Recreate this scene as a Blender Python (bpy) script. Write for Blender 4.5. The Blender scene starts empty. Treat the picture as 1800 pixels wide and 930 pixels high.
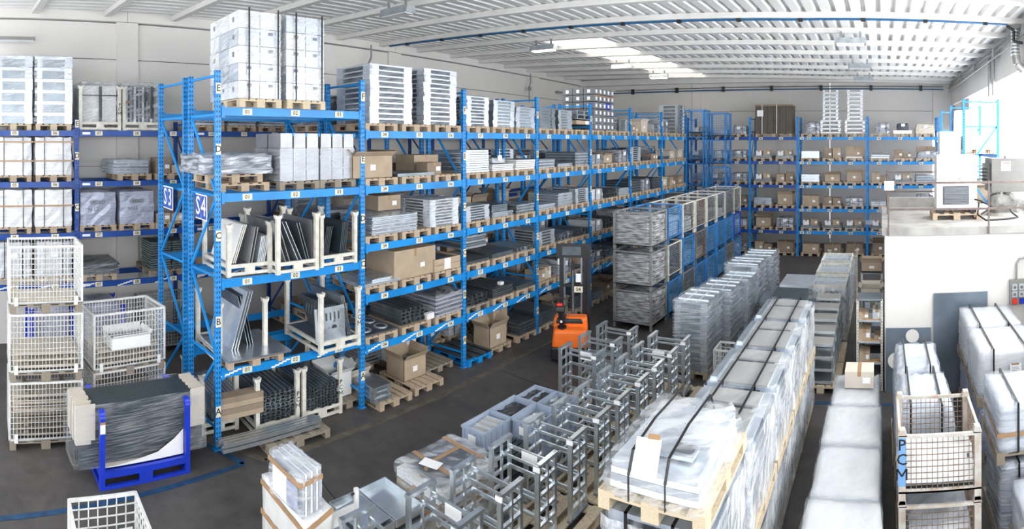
import bpy, bmesh, math, random
from math import sin, cos, tan, pi, radians, hypot, atan2
from mathutils import Vector, Matrix

SC = bpy.context.scene
COL = SC.collection
rnd = random.Random(7)

# ------------------------------------------------------------------ camera, world, light, exposure
cam_data = bpy.data.cameras.new('camera')
cam_data.type = 'PANO'
cam_data.panorama_type = 'CENTRAL_CYLINDRICAL'
cam_data.central_cylindrical_range_u_min = -1550 / 987
cam_data.central_cylindrical_range_u_max = 250 / 987
cam_data.central_cylindrical_range_v_min = -681 / 987
cam_data.central_cylindrical_range_v_max = 249 / 987
cam_data.central_cylindrical_radius = 1.0
cam_data.clip_end = 200
HC = 4.92
cam = bpy.data.objects.new('camera', cam_data)
cam.location = (0, 0, HC)
cam.rotation_euler = (pi / 2, 0, 0)
COL.objects.link(cam)
SC.camera = cam

SC.view_settings.view_transform = 'Standard'
SC.view_settings.look = 'None'
SC.view_settings.gamma = 1
SC.view_settings.use_curve_mapping = False
SC.view_settings.exposure = 0.88

world = bpy.data.worlds.new('world'); SC.world = world
world.use_nodes = True
bg = world.node_tree.nodes['Background']
bg.inputs[0].default_value = (0.95, 0.975, 1.0, 1)
bg.inputs[1].default_value = 2.0

def area_light(name, loc, rot, sx, sy, power, color=(1, 1, 1)):
    l = bpy.data.lights.new(name, 'AREA'); l.shape = 'RECTANGLE'; l.size = sx; l.size_y = sy
    l.energy = power; l.color = color
    o = bpy.data.objects.new(name, l); o.location = loc; o.rotation_euler = rot; COL.objects.link(o)
    return o
# ------------------------------------------------------------------ materials
def new_mat(name):
    m = bpy.data.materials.new(name); m.use_nodes = True
    return m, m.node_tree, m.node_tree.nodes, m.node_tree.links, m.node_tree.nodes['Principled BSDF']

def mat(name, col, rough=0.5, metal=0.0, var=0.12, scale=6.0, stretch=(1, 1, 1), bump=0.0, spec=0.5, coords='Object', col2=None, detail=4, rvar=0.0):
    m, nt, N, L, B = new_mat(name)
    tc = N.new('ShaderNodeTexCoord'); mp = N.new('ShaderNodeMapping'); no = N.new('ShaderNodeTexNoise')
    ge = N.new('ShaderNodeNewGeometry')
    L.new(ge.outputs['Position'] if (tuple(stretch) == (1, 1, 1) and coords == 'Object') else tc.outputs[coords], mp.inputs[0]); L.new(mp.outputs[0], no.inputs['Vector'])
    mp.inputs['Scale'].default_value = stretch
    no.inputs['Scale'].default_value = scale; no.inputs['Detail'].default_value = detail
    cr = N.new('ShaderNodeValToRGB'); L.new(no.outputs['Fac'], cr.inputs[0])
    a = [max(0, c * (1 - var)) for c in col]; b = [min(1, c * (1 + var)) for c in col]
    if col2: a, b = col, col2
    cr.color_ramp.elements[0].position = 0.32; cr.color_ramp.elements[1].position = 0.68
    cr.color_ramp.elements[0].color = (*a, 1); cr.color_ramp.elements[1].color = (*b, 1)
    L.new(cr.outputs[0], B.inputs['Base Color'])
    B.inputs['Roughness'].default_value = rough; B.inputs['Metallic'].default_value = metal
    B.inputs['Specular IOR Level'].default_value = spec
    if rvar:
        mr = N.new('ShaderNodeMapRange'); L.new(no.outputs['Fac'], mr.inputs[0])
        mr.inputs[1].default_value = .3; mr.inputs[2].default_value = .7
        mr.inputs[3].default_value = max(.05, rough - rvar); mr.inputs[4].default_value = min(1, rough + rvar)
        L.new(mr.outputs[0], B.inputs['Roughness'])
    if bump:
        bp = N.new('ShaderNodeBump'); bp.inputs['Strength'].default_value = bump; bp.inputs['Distance'].default_value = 0.02
        L.new(no.outputs['Fac'], bp.inputs['Height']); L.new(bp.outputs[0], B.inputs['Normal'])
    return m

def film(name, lo, hi, col=(0.80, 0.815, 0.84), scale=2.2, stretch=(1, 1, 14), rot=(0.10, 0.14, 0.1), rough=0.2, p0=.40, p1=.66, bump=.35, fine=.35):
    """stretch film: streaks of milky, glossy film over clear film"""
    m, nt, N, L, B = new_mat(name)
    B.inputs['Base Color'].default_value = (*col, 1); B.inputs['Roughness'].default_value = rough
    tc = N.new('ShaderNodeTexCoord'); mr0 = N.new('ShaderNodeMapping'); mp = N.new('ShaderNodeMapping'); no = N.new('ShaderNodeTexNoise'); n2 = N.new('ShaderNodeTexNoise')
    mr0.inputs['Rotation'].default_value = rot; mp.inputs['Scale'].default_value = stretch
    no.inputs['Scale'].default_value = scale; no.inputs['Detail'].default_value = 3; no.inputs['Distortion'].default_value = .25
    n2.inputs['Scale'].default_value = 1.6; n2.inputs['Detail'].default_value = 2
    L.new(tc.outputs['Object'], mr0.inputs[0]); L.new(mr0.outputs[0], mp.inputs[0]); L.new(mp.outputs[0], no.inputs['Vector']); L.new(tc.outputs['Object'], n2.inputs['Vector'])
    ad = N.new('ShaderNodeMath'); ad.operation = 'MULTIPLY_ADD'; L.new(n2.outputs['Fac'], ad.inputs[0]); ad.inputs[1].default_value = fine
    sb = N.new('ShaderNodeMath'); sb.operation = 'SUBTRACT'; L.new(no.outputs['Fac'], sb.inputs[0]); sb.inputs[1].default_value = fine * .5; L.new(sb.outputs[0], ad.inputs[2])
    mr = N.new('ShaderNodeMapRange'); L.new(ad.outputs[0], mr.inputs[0])
    mr.inputs[1].default_value = p0; mr.inputs[2].default_value = p1; mr.inputs[3].default_value = lo; mr.inputs[4].default_value = hi
    tr = N.new('ShaderNodeBsdfTransparent'); tr.inputs[0].default_value = (.95, .97, 1, 1)
    mx = N.new('ShaderNodeMixShader'); L.new(mr.outputs[0], mx.inputs[0]); L.new(tr.outputs[0], mx.inputs[1]); L.new(B.outputs[0], mx.inputs[2])
    bp = N.new('ShaderNodeBump'); bp.inputs['Strength'].default_value = bump; bp.inputs['Distance'].default_value = .02
    L.new(no.outputs['Fac'], bp.inputs['Height']); L.new(bp.outputs[0], B.inputs['Normal'])
    L.new(mx.outputs[0], N['Material Output'].inputs[0])
    return m

def emit(name, col, strength):
    m, nt, N, L, B = new_mat(name)
    B.inputs['Base Color'].default_value = (*col, 1)
    B.inputs['Emission Color'].default_value = (*col, 1); B.inputs['Emission Strength'].default_value = strength
    return m

def post_mat(name, col):
    """painted upright with rows of dark slots every 75 mm"""
    m, nt, N, L, B = new_mat(name)
    tc = N.new('ShaderNodeTexCoord'); sp = N.new('ShaderNodeSeparateXYZ'); L.new(tc.outputs['Object'], sp.inputs[0])
    def mth(op, a, b=None):
        n = N.new('ShaderNodeMath'); n.operation = op
        for i, q in enumerate((a, b)):
            if q is None: continue
            if isinstance(q, (int, float)): n.inputs[i].default_value = q
            else: L.new(q, n.inputs[i])
        return n.outputs[0]
    z = mth('FRACT', mth('MULTIPLY', sp.outputs[2], 1 / .08))
    hz = mth('LESS_THAN', mth('ABSOLUTE', mth('SUBTRACT', z, .5)), .21)
    hx = mth('LESS_THAN', mth('ABSOLUTE', mth('SUBTRACT', mth('ABSOLUTE', sp.outputs[0]), .022)), .009)
    hy = mth('LESS_THAN', mth('ABSOLUTE', sp.outputs[1]), .01)
    hole = mth('MULTIPLY', hz, mth('MAXIMUM', hx, hy))
    no = N.new('ShaderNodeTexNoise'); no.inputs['Scale'].default_value = 9; no.inputs['Detail'].default_value = 5
    L.new(tc.outputs['Object'], no.inputs['Vector'])
    cr = N.new('ShaderNodeValToRGB'); L.new(no.outputs['Fac'], cr.inputs[0])
    cr.color_ramp.elements[0].position = .55; cr.color_ramp.elements[1].position = .78
    cr.color_ramp.elements[0].color = (*col, 1); cr.color_ramp.elements[1].color = (*[min(1, c * 1.2 + .12) for c in col], 1)
    mx = N.new('ShaderNodeMix'); mx.data_type = 'RGBA'; L.new(hole, mx.inputs[0]); L.new(cr.outputs[0], mx.inputs[6]); mx.inputs[7].default_value = (.01, .015, .03, 1)
    L.new(mx.outputs[2], B.inputs['Base Color']); B.inputs['Roughness'].default_value = .45
    return m

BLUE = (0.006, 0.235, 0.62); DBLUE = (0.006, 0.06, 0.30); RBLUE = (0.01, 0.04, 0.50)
M = dict(
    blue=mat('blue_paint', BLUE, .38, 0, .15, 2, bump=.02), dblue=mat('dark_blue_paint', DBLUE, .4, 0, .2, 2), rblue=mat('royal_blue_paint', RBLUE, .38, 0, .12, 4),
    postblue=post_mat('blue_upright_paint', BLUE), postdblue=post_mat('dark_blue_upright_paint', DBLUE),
    cageblue=mat('cage_blue_paint', (0.035, 0.22, 0.56), .42, 0, .3, 3),
    galv=mat('galvanised_steel', (.66, .71, .75), .28, .9, .10, 5), galvd=mat('dull_galvanised_steel', (.27, .31, .34), .36, .85, .2, 3),
    sheet=mat('steel_sheet', (.60, .66, .71), .30, .85, .1, 3, rvar=.08), dark=mat('dark_steel_sheet', (.09, .105, .12), .5, .45, .25, 5), pale=mat('pale_zinc', (.72, .77, .82), .30, .65, .1, 5),
    beige=mat('beige_coated_panel', (.44, .43, .40), .38, .25, .05, 2), slate=mat('slate_grey_coating', (.035, .05, .062), .42, .1, .12, 4),
    white=mat('white_paint', (.80, .79, .76), .5, 0, .06, 5), cream=mat('cream_painted_steel', (.66, .64, .57), .5, 0, .15, 8), brightwhite=mat('white_lacquer', (.80, .80, .79), .4, 0, .02, 2),
    rust=mat('worn_white_paint_with_rust', (.60, .60, .57), .6, .1, .1, 7, col2=(.42, .33, .26), detail=8), markblue=mat('pale_blue_marking', (.16, .36, .70), .5, 0, .05, 4), rustwire=mat('rusty_wire', (.25, .19, .15), .65, .3, .3, 20),
    wire=mat('light_grey_wire', (.72, .72, .70), .4, .15, .12, 10), greywire=mat('grey_wire', (.34, .34, .33), .5, .5, .2, 10),
    wood=mat('pallet_wood', (.45, .35, .25), .75, 0, .3, 7, (1, 5, 5), bump=.2), woodg=mat('weathered_wood', (.27, .23, .18), .8, 0, .3, 7, (1, 5, 5), bump=.2), woodl=mat('fresh_pale_wood', (.58, .48, .34), .7, 0, .2, 7, (1, 5, 5), bump=.15),
    card=mat('cardboard', (.40, .315, .225), .8, 0, .10, 3), cardd=mat('dark_cardboard', (.27, .21, .155), .85, 0, .12, 3), cardl=mat('pale_cardboard', (.58, .52, .44), .8, 0, .06, 3), cardin=mat('cardboard_inside', (.24, .17, .11), .9, 0, .1, 3),
    tape=mat('brown_tape', (.36, .22, .12), .3, 0, .1, 5), paper=mat('white_paper', (.86, .86, .86), .6, 0, .02, 3), tag=mat('cream_label', (.74, .70, .55), .6, 0, .03, 3), ink=mat('black_ink', (.012, .012, .014), .5), inkg=mat('grey_ink', (.18, .18, .2), .6),
    strap=mat('black_strap', (.012, .012, .014), .35), black=mat('black_plastic', (.012, .012, .014), .4), orange=mat('orange_plastic', (.90, .17, .015), .35, 0, .05, 4), red=mat('red_plastic', (.75, .03, .015), .35),
    bin=mat('grey_blue_plastic', (.33, .39, .50), .4, 0, .05, 5), plasticw=mat('milky_plastic', (.72, .74, .76), .35, 0, .06, 5), purple=mat('lilac_film', (.36, .39, .50), .3, .1, .25, 6, (1, 1, 6)),
    wrapw=mat('white_wrapped_film', (.40, .44, .50), .25, 0, .3, 2, (1, 1, 9), bump=.25, col2=(.68, .69, .71)), wrapg=mat('grey_wrapped_film', (.14, .16, .19), .2, .2, .3, 2.5, (1, 1, 12), bump=.25, col2=(.55, .58, .63)),
    wrapm=mat('mottled_film', (.07, .07, .075), .2, .1, .3, 4, (.8, .8, 7), bump=.35, col2=(.66, .66, .68), detail=8),
    wrapc=mat('white_sheet_wrap', (.52, .525, .52), .34, 0, .06, 1.6, (3, 1, 2), bump=.12, col2=(.66, .655, .64)),
    clear=film('clear_stretch_film', .04, .42, stretch=(1, 1, 22)), milky=film('milky_stretch_film', .22, .85, stretch=(7, 9, 1), rot=(.55, .2, 0), scale=1.7, fine=.5), thin=film('thin_stretch_film', .03, .30), haze=film('hazy_film', .08, .52, stretch=(1.5, 1.5, 9), rot=(.3, .25, .1), fine=.6),
    topfilm=film('smooth_clear_film', .0, .35, scale=1.6, stretch=(6, 1.2, 1), rot=(0, 0, .5), p0=.45, p1=.75, fine=.7), darkfilm=film('fine_streaked_film', .03, .34, stretch=(1, 1, 34), rot=(.03, .05, 0), p0=.42, p1=.72, fine=.5), whitefilm=film('white_stretch_film', .35, .95, stretch=(1.2, 1.2, 7), rot=(.5, .4, .2), fine=.6),
    lampglass=emit('lit_lamp_glass', (1, .98, .9), 6), lampoff=mat('lamp_glass', (.62, .64, .64), .2, 0, .05, 3), window=emit('bright_window_pane', (.98, .99, 1), 4.8), skylight=emit('translucent_skylight', (1, .96, .88), 0.6),
    pipeblue=mat('blue_pipe', (.01, .10, .24), .35), pipeg=mat('grey_conduit', (.30, .30, .30), .45, .4), steelb=mat('grey_machine_panel', (.27, .27, .255), .55, .1, .05, 3),
    heat=mat('sheet_metal_leaning', (.22, .27, .33), .38, .6, .22, 1.2, rvar=.08), green=mat('green_grey_steel', (.13, .18, .18), .45, .5, .3, 12), bolts=mat('dark_fittings', (.05, .055, .06), .4, .5, .9, 60),
    fabric=mat('grey_dust_cover', (.16, .16, .15), .9, 0, .3, 5), wallm=None)

def wall_material():
    m = mat('painted_concrete', (.76, .74, .71), .85, 0, .035, .6, bump=.05)
    return m
M['wallm'] = wall_material()
M['ceil'] = mat('white_corrugated_sheet', (.78, .78, .775), .5, .05, .05, .7)
M['beamw'] = mat('white_roof_beam', (.74, .73, .71), .7, 0, .06, 1.2)
M['gap_shade'] = mat('painted_roof_gap_shade', (.05, .05, .05), .9)  # near-black colour for the shade painted in below the roof edge

def floor_material():
    m, nt, N, L, B = new_mat('dark_concrete_floor')
    tc = N.new('ShaderNodeTexCoord')
    n1 = N.new('ShaderNodeTexNoise'); n1.inputs['Scale'].default_value = .7; n1.inputs['Detail'].default_value = 8; n1.inputs['Roughness'].default_value = .62
    n2 = N.new('ShaderNodeTexNoise'); n2.inputs['Scale'].default_value = 5; n2.inputs['Detail'].default_value = 8
    L.new(tc.outputs['Object'], n1.inputs['Vector']); L.new(tc.outputs['Object'], n2.inputs['Vector'])
    ad = N.new('ShaderNodeMath'); ad.operation = 'MULTIPLY_ADD'; L.new(n2.outputs['Fac'], ad.inputs[0]); ad.inputs[1].default_value = .45; L.new(n1.outputs['Fac'], ad.inputs[2])
    cr = N.new('ShaderNodeValToRGB'); L.new(ad.outputs[0], cr.inputs[0])
    cr.color_ramp.elements[0].position = .50; cr.color_ramp.elements[0].color = (.042, .038, .036, 1)
    cr.color_ramp.elements[1].position = .95; cr.color_ramp.elements[1].color = (.105, .098, .093, 1)
    L.new(cr.outputs[0], B.inputs['Base Color'])
    mr = N.new('ShaderNodeMapRange'); L.new(n1.outputs['Fac'], mr.inputs[0]); mr.inputs[3].default_value = .45; mr.inputs[4].default_value = .75
    L.new(mr.outputs[0], B.inputs['Roughness'])
    bp = N.new('ShaderNodeBump'); bp.inputs['Strength'].default_value = .12; L.new(n2.outputs['Fac'], bp.inputs['Height']); L.new(bp.outputs[0], B.inputs['Normal'])
    return m
M['cabmetal'] = mat('satin_cabinet_metal', (.36, .37, .385), .42, .6, .12, 3)
M['signblue'] = mat('sign_blue', (.02, .08, .40), .4, 0, .05, 3)
M['wrapb'] = mat('bright_white_wrap', (.62, .64, .68), .25, 0, .3, 2, (1, 1, 9), bump=.25, col2=(.84, .84, .84))
M['floor'] = floor_material()
M['tapeblue'] = mat('worn_blue_floor_tape', (.012, .055, .13), .6, 0, .35, 6)
M['tapetan'] = mat('worn_tan_floor_paint', (.10, .085, .065), .8, 0, .35, 5)

# ------------------------------------------------------------------ mesh building
class MB:
    def __init__(s): s.v = []; s.f = []; s.m = []
    def add(s, vs, fs, mi=0, T=None):
        o = len(s.v)
        if T is not None: vs = [T @ Vector(p) for p in vs]
        s.v.extend([tuple(p) for p in vs]); s.f.extend([tuple(i + o for i in f) for f in fs]); s.m.extend([mi] * len(fs))
        return s
    def box(s, x0, y0, z0, x1, y1, z1, mi=0, T=None):
        vs = [(x, y, z) for z in (z0, z1) for y in (y0, y1) for x in (x0, x1)]
        return s.add(vs, [(0, 2, 3, 1), (4, 5, 7, 6), (0, 1, 5, 4), (2, 6, 7, 3), (0, 4, 6, 2), (1, 3, 7, 5)], mi, T)
    def cbox(s, c, d, mi=0, T=None):
        return s.box(c[0] - d[0] / 2, c[1] - d[1] / 2, c[2] - d[2] / 2, c[0] + d[0] / 2, c[1] + d[1] / 2, c[2] + d[2] / 2, mi, T)
    def bar(s, p, q, w, h=None, mi=0):
        p, q = Vector(p), Vector(q); h = h or w; d = (q - p); n = d.length
        if n < 1e-6: return s
        d.normalize(); up = Vector((0, 0, 1)) if abs(d.z) < .95 else Vector((1, 0, 0))
        a = d.cross(up).normalized(); b = a.cross(d).normalized()
        vs = [r + a * (sx * w / 2) + b * (sz * h / 2) for r in (p, q) for sx, sz in ((-1, -1), (1, -1), (1, 1), (-1, 1))]
        return s.add(vs, [(0, 1, 2, 3), (7, 6, 5, 4), (0, 4, 5, 1), (1, 5, 6, 2), (2, 6, 7, 3), (3, 7, 4, 0)], mi)
    def tube(s, p, q, r, n=8, mi=0, r2=None):
        p, q = Vector(p), Vector(q); d = (q - p).normalized(); r2 = r if r2 is None else r2
        up = Vector((0, 0, 1)) if abs(d.z) < .95 else Vector((1, 0, 0))
        a = d.cross(up).normalized(); b = a.cross(d).normalized()
        vs = [c + (a * cos(2 * pi * k / n) + b * sin(2 * pi * k / n)) * rr for c, rr in ((p, r), (q, r2)) for k in range(n)]
        fs = [(k, (k + 1) % n, n + (k + 1) % n, n + k) for k in range(n)] + [tuple(range(n - 1, -1, -1)), tuple(range(n, 2 * n))]
        return s.add(vs, fs, mi)
    def path(s, pts, r, n=6, mi=0):
        for a, b in zip(pts, pts[1:]): s.tube(a, b, r, n, mi)
        return s
    def prism(s, poly, axis, a, b, mi=0, T=None):
        """poly 2D in the plane perpendicular to axis, extruded a..b"""
        n = len(poly)
        def P(u, v, w): return {'x': (w, u, v), 'y': (u, w, v), 'z': (u, v, w)}[axis]
        vs = [P(u, v, a) for u, v in poly] + [P(u, v, b) for u, v in poly]
        fs = [(k, (k + 1) % n, n + (k + 1) % n, n + k) for k in range(n)] + [tuple(range(n - 1, -1, -1)), tuple(range(n, 2 * n))]
        return s.add(vs, fs, mi, T)
    def text(s, string, size, T, mi=0, align='CENTER'):
        if string == 'M':          # block capital from four bars
            h = .36; w = .30
            for p, q in (((-w, -h), (-w, h)), ((w, -h), (w, h)), ((-w, h), (0, -.12)), ((w, h), (0, -.12))):
                d = Vector((q[0] - p[0], q[1] - p[1])).normalized() * .055; n = Vector((-d.y, d.x))
                s.add([((p[0] + n.x) * size, p[1] * size + n.y * size, 0), ((p[0] - n.x) * size, (p[1] - n.y) * size, 0), ((q[0] - n.x) * size, (q[1] - n.y) * size, 0), ((q[0] + n.x) * size, (q[1] + n.y) * size, 0)], [(0, 1, 2, 3)], mi, T)
            return s
        vs, fs = text_mesh(string, align)
        return s.add([(x * size, y * size, 0) for x, y in vs], fs, mi, T)
    def wrapbox(s, x0, y0, z0, x1, y1, z1, jit=.02, n=6, seed=0, mi=0, bulge=0.0, taper=0.0, closed_bottom=False, rc=.08):
        """a subdivided box with softened corners and a wrinkled surface: film, foil or a soft cover"""
        r = random.Random(seed); cx, cy = (x0 + x1) / 2, (y0 + y1) / 2
        idx = {}
        def pt(i, j, k):
            key = (i, j, k)
            if key in idx: return idx[key]
            u, v, w = i / n, j / n, k / n
            t = 1 - taper * max(0, w - .55) / .45
            e = (abs(2 * u - 1) > .999) + (abs(2 * v - 1) > .999) + (k == n)
            sh = 1 - (rc * .5 if e >= 2 else 0)
            x = cx + (x0 + (x1 - x0) * u - cx) * t * sh; y = cy + (y0 + (y1 - y0) * v - cy) * t * sh
            z = z0 + (z1 - z0) * w + (bulge * sin(pi * u) * sin(pi * v) if k == n else 0) - (rc * .35 * (z1 - z0) if (k == n and e >= 2) else 0)
            x += r.uniform(-jit, jit); y += r.uniform(-jit, jit); z += r.uniform(-jit, jit) if 0 < k else 0
            idx[key] = len(s.v); s.v.append((x, y, z)); return idx[key]
        rng = range(n)
        for i in rng:
            for j in rng:
                s.f.append((pt(i, j, n), pt(i + 1, j, n), pt(i + 1, j + 1, n), pt(i, j + 1, n))); s.m.append(mi)
                if closed_bottom: s.f.append((pt(i, j, 0), pt(i, j + 1, 0), pt(i + 1, j + 1, 0), pt(i + 1, j, 0))); s.m.append(mi)
                s.f.append((pt(i, 0, j), pt(i + 1, 0, j), pt(i + 1, 0, j + 1), pt(i, 0, j + 1))); s.m.append(mi)
                s.f.append((pt(i, n, j), pt(i, n, j + 1), pt(i + 1, n, j + 1), pt(i + 1, n, j))); s.m.append(mi)
                s.f.append((pt(0, i, j), pt(0, i, j + 1), pt(0, i + 1, j + 1), pt(0, i + 1, j))); s.m.append(mi)
                s.f.append((pt(n, i, j), pt(n, i + 1, j), pt(n, i + 1, j + 1), pt(n, i, j + 1))); s.m.append(mi)
        return s
    def mesh(s, name, mats, smooth=False):
        used = sorted({i for f in s.f for i in f})
        if len(used) < len(s.v):
            mp = {o: n for n, o in enumerate(used)}; s.v = [s.v[o] for o in used]; s.f = [tuple(mp[i] for i in f) for f in s.f]
        me = bpy.data.meshes.new(name); me.from_pydata(s.v, [], s.f)
        for k in mats: me.materials.append(M[k] if isinstance(k, str) else k)
        if len(mats) > 1: me.polygons.foreach_set('material_index', s.m)
        if smooth: me.polygons.foreach_set('use_smooth', [True] * len(me.polygons))
        me.update(); return me
    def build(s, name, mats, parent=None, loc=(0, 0, 0), rz=0, smooth=False):
        if isinstance(mats, str): mats = [mats]
        o = bpy.data.objects.new(name, s.mesh(name, mats, smooth)); COL.objects.link(o)
        o.location = loc; o.rotation_euler = (0, 0, rz)
        if parent is not None: o.parent = parent
        return o

_text = {}
def text_mesh(string, align='CENTER'):
    if (string, align) in _text: return _text[string, align]
    cu = bpy.data.curves.new('lettering', 'FONT'); cu.body = string; cu.align_x = align; cu.align_y = 'CENTER'; cu.size = 1; cu.resolution_u = 2; cu.offset = .010
    o = bpy.data.objects.new('lettering', cu); COL.objects.link(o)
    dg = bpy.context.evaluated_depsgraph_get(); ev = o.evaluated_get(dg); me = ev.to_mesh()
    res = ([(v.co.x, v.co.y) for v in me.vertices], [tuple(p.vertices) for p in me.polygons])
    ev.to_mesh_clear(); bpy.data.objects.remove(o); bpy.data.curves.remove(cu)
    _text[string, align] = res; return res

def basis(loc, right, up):
    r = Vector(right).normalized(); u = Vector(up).normalized(); n = r.cross(u)
    m = Matrix((r, u, n)).transposed().to_4x4(); m.translation = Vector(loc); return m

LABELS = {}
import re
ONES = 'zero one two three four five six seven eight nine ten eleven twelve thirteen fourteen fifteen sixteen seventeen eighteen nineteen twenty'.split()
def num_words(s):
    def f(m):
        n = int(m.group(0)); return ONES[n] if n <= 20 else 'twenty' + ('-' + ONES[n - 20] if n > 20 else '')
    return re.sub(r'\d+', f, s)
def tag(o, label, cat, group=None, kind=None):
    if label: label = num_words(label)
    if label: o['label'] = label; LABELS.setdefault(label, []).append(o.name)
    if cat: o['category'] = cat
    if group: o['group'] = group
    if kind: o['kind'] = kind
    return o
def thing(name, label, cat, loc=(0, 0, 0), rz=0, group=None):
    o = bpy.data.objects.new(name, None); o.empty_display_size = .1; COL.objects.link(o); o.location = loc; o.rotation_euler = (0, 0, rz)
    return tag(o, label, cat, group)
def struct(o): o['kind'] = 'structure'; return o
def copy_tree(src, parent=None):
    c = src.copy(); COL.objects.link(c); c.parent = parent
    for ch in src.children: copy_tree(ch, c)
    return c
_unit = {}
def piece(name, matkey, parent, c, d, rot=(0, 0, 0)):
    """a box-shaped piece sharing one unit mesh per material"""
    if matkey not in _unit: _unit[matkey] = MB().box(-.5, -.5, -.5, .5, .5, .5).mesh('piece', [matkey])
    o = bpy.data.objects.new(name, _unit[matkey]); COL.objects.link(o); o.parent = parent
    o.location = c; o.scale = d; o.rotation_euler = rot
    return o

# ------------------------------------------------------------------ setting: floor, walls, ceiling, windows
fl = struct(MB().box(-17.5, -4.5, -.2, 4.2, 28.5, 0).build('floor', 'floor'))
def strip(p, q, w, m, z=.003):
    MB().bar((p[0], p[1], z), (q[0], q[1], z), w, .004).build('floor_marking', m, fl)
strip((-7.28, -.35), (-7.78, 3.62), .10, 'tapeblue'); strip((-7.78, 3.62), (-8.75, 3.15), .10, 'tapeblue')
strip((-1.5, 10.5), (.9, 10.5), .12, 'tapeblue'); strip((-7.7, 3.95), (-7.7, 22), .13, 'tapetan', .002); strip((-7.7, 3.95), (-8.5, 3.5), .1, 'tapetan', .002)
for a, b in (((-7.5, 4.5), (-4.0, 4.0)), ((-7.6, 9.4), (-4.2, 9.1)), ((-.98, 2), (-.98, 22)), ((-7.6, 14.2), (-4.2, 13.9))):
    MB().bar((a[0], a[1], .001), (b[0], b[1], .001), .012, .004).build('floor_joint', 'ink', fl)

LW = radians(94.08)   # the left wall runs slightly off the rack rows
wl = struct(thing('wall_left', None, None, (-13.6, -1, 0), LW))
k = 0
for i in range(-1, 4):                      # precast panels between pilasters, 9 m pitch
    x0, x1 = -4.6 + 9.1 * (i + 1) - 0.3, -4.6 + 9.1 * (i + 2) - .3
    x0, x1 = max(x0, -3.4), min(x1, 29.0)
    if x1 <= x0: continue
    MB().box(x0, 0, 0, x1 - .012, .25, 4.3).build('wall_panel', 'wallm', wl)
    MB().box(x0, 0, 4.31, x1 - .012, .25, 6.98).build('wall_panel', 'wallm', wl)
    MB().box(x0, 0, 7.0, x1 - .012, .25, 7.9).build('wall_panel', 'wallm', wl)
    MB().box(x0, -.12, 7.93, x1 - .012, .25, 8.25).build('wall_panel', 'wallm', wl)
    MB().box(x0, .1, 0, x1, .2, 8.25).build('joint_backing', 'inkg', wl)
MB().box(-3.4, -.05, 8.02, 29, .0, 8.3).build('painted_gap_strip', 'gap_shade', wl)  # dark strip standing in for the shade between wall top and roof
for x in (4.2, 13.3, 22.4): MB().box(x - .28, -.10, 0, x + .28, 0, 7.92).build('pilaster', 'wallm', wl)
BW = radians(3.0)
wb = struct(thing('wall_back', None, None, (-15.7, 26.35, 0), BW))
for i, (x0, x1) in enumerate(((0, 6.6), (6.62, 13.2), (13.22, 18.2))):
    MB().box(x0, 0, 0, x1, .25, 6.4).build('wall_panel', 'wallm', wb)
    MB().box(x0, 0, 6.42, x1, .25, 8.2).build('wall_panel', 'wallm', wb)
    MB().box(x0, .1, 0, x1, .2, 8.2).build('joint_backing', 'inkg', wb)
MB().box(18.22, 0, 5.4, 19.4, .25, 8.2).build('wall_panel', 'wallm', wb)
for x in (6.6, 11.0): MB().box(x - .22, -.08, 0, x + .22, 0, 8.0).build('pilaster', 'wallm', wb)
dr = struct(MB().box(18.22, .02, 0, 19.3, .1, 5.4).build('door_1', 'window', wb)); 
wr = struct(thing('wall_right', None, None, (0, 0, 0)))
MB().box(3.55, -4.5, 0, 3.8, 27.6, 3.4).build('wall_panel', 'wallm', wr)
MB().box(3.55, 22.6, 3.4, 3.8, 27.6, 6.7).build('wall_panel', 'wallm', wr)
MB().box(3.40, -4.5, 6.7, 3.8, 14.2, 8.1).build('concrete_beam', 'wallm', wr)
MB().box(3.40, 14.22, 6.7, 3.8, 21.6, 8.1).build('concrete_beam', 'wallm', wr)
MB().box(3.40, 21.62, 6.7, 3.8, 27.6, 8.1).build('concrete_beam', 'wallm', wr)
wn = struct(thing('window_1', None, None))
for i in range(9):
    y0 = 1.1 + 2.4 * i
    if y0 + 2.4 > 22.8: break
    MB().box(3.66, y0 + .05, 3.5, 3.69, y0 + 2.35, 6.65).build('pane', 'window', wn)
    MB().bar((3.62, y0, 3.4), (3.62, y0, 6.7), .07, .1).build('window_frame', 'white', wn)
MB().box(3.5, -4.5, 3.36, 3.7, 22.6, 3.46).build('window_sill', 'white', wn)

def zc(x): return 7.72 + max(0, -2 - x) * .0263
ce = struct(thing('ceiling', None, None))
SL = math.atan(.0263)
def rib_profile(w=1.0, pitch=1 / 3, t=.012):
    up = []
    for q in range(3):
        x = q * pitch
        up += [(x, 0), (x + .17, 0), (x + .195, .10), (x + .285, .10), (x + .31, 0)]
    up.append((w, 0))
    return up + [(x, z + t) for x, z in reversed(up)]
prof = rib_profile()
def sheetmesh(y0, y1, m): return MB().prism(prof, 'y', y0, y1).mesh('roof_sheet', [m])
me_full = sheetmesh(-4.6, 28, 'ceil'); me_a = sheetmesh(-4.6, 14.2, 'ceil'); me_s = sheetmesh(14.2, 24.6, 'skylight'); me_c = sheetmesh(24.6, 28, 'ceil')
def addmesh(name, me, parent, loc, rot=(0, 0, 0)):
    o = bpy.data.objects.new(name, me); COL.objects.link(o); o.parent = parent; o.location = loc; o.rotation_euler = rot; return o
x = 4.0
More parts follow.
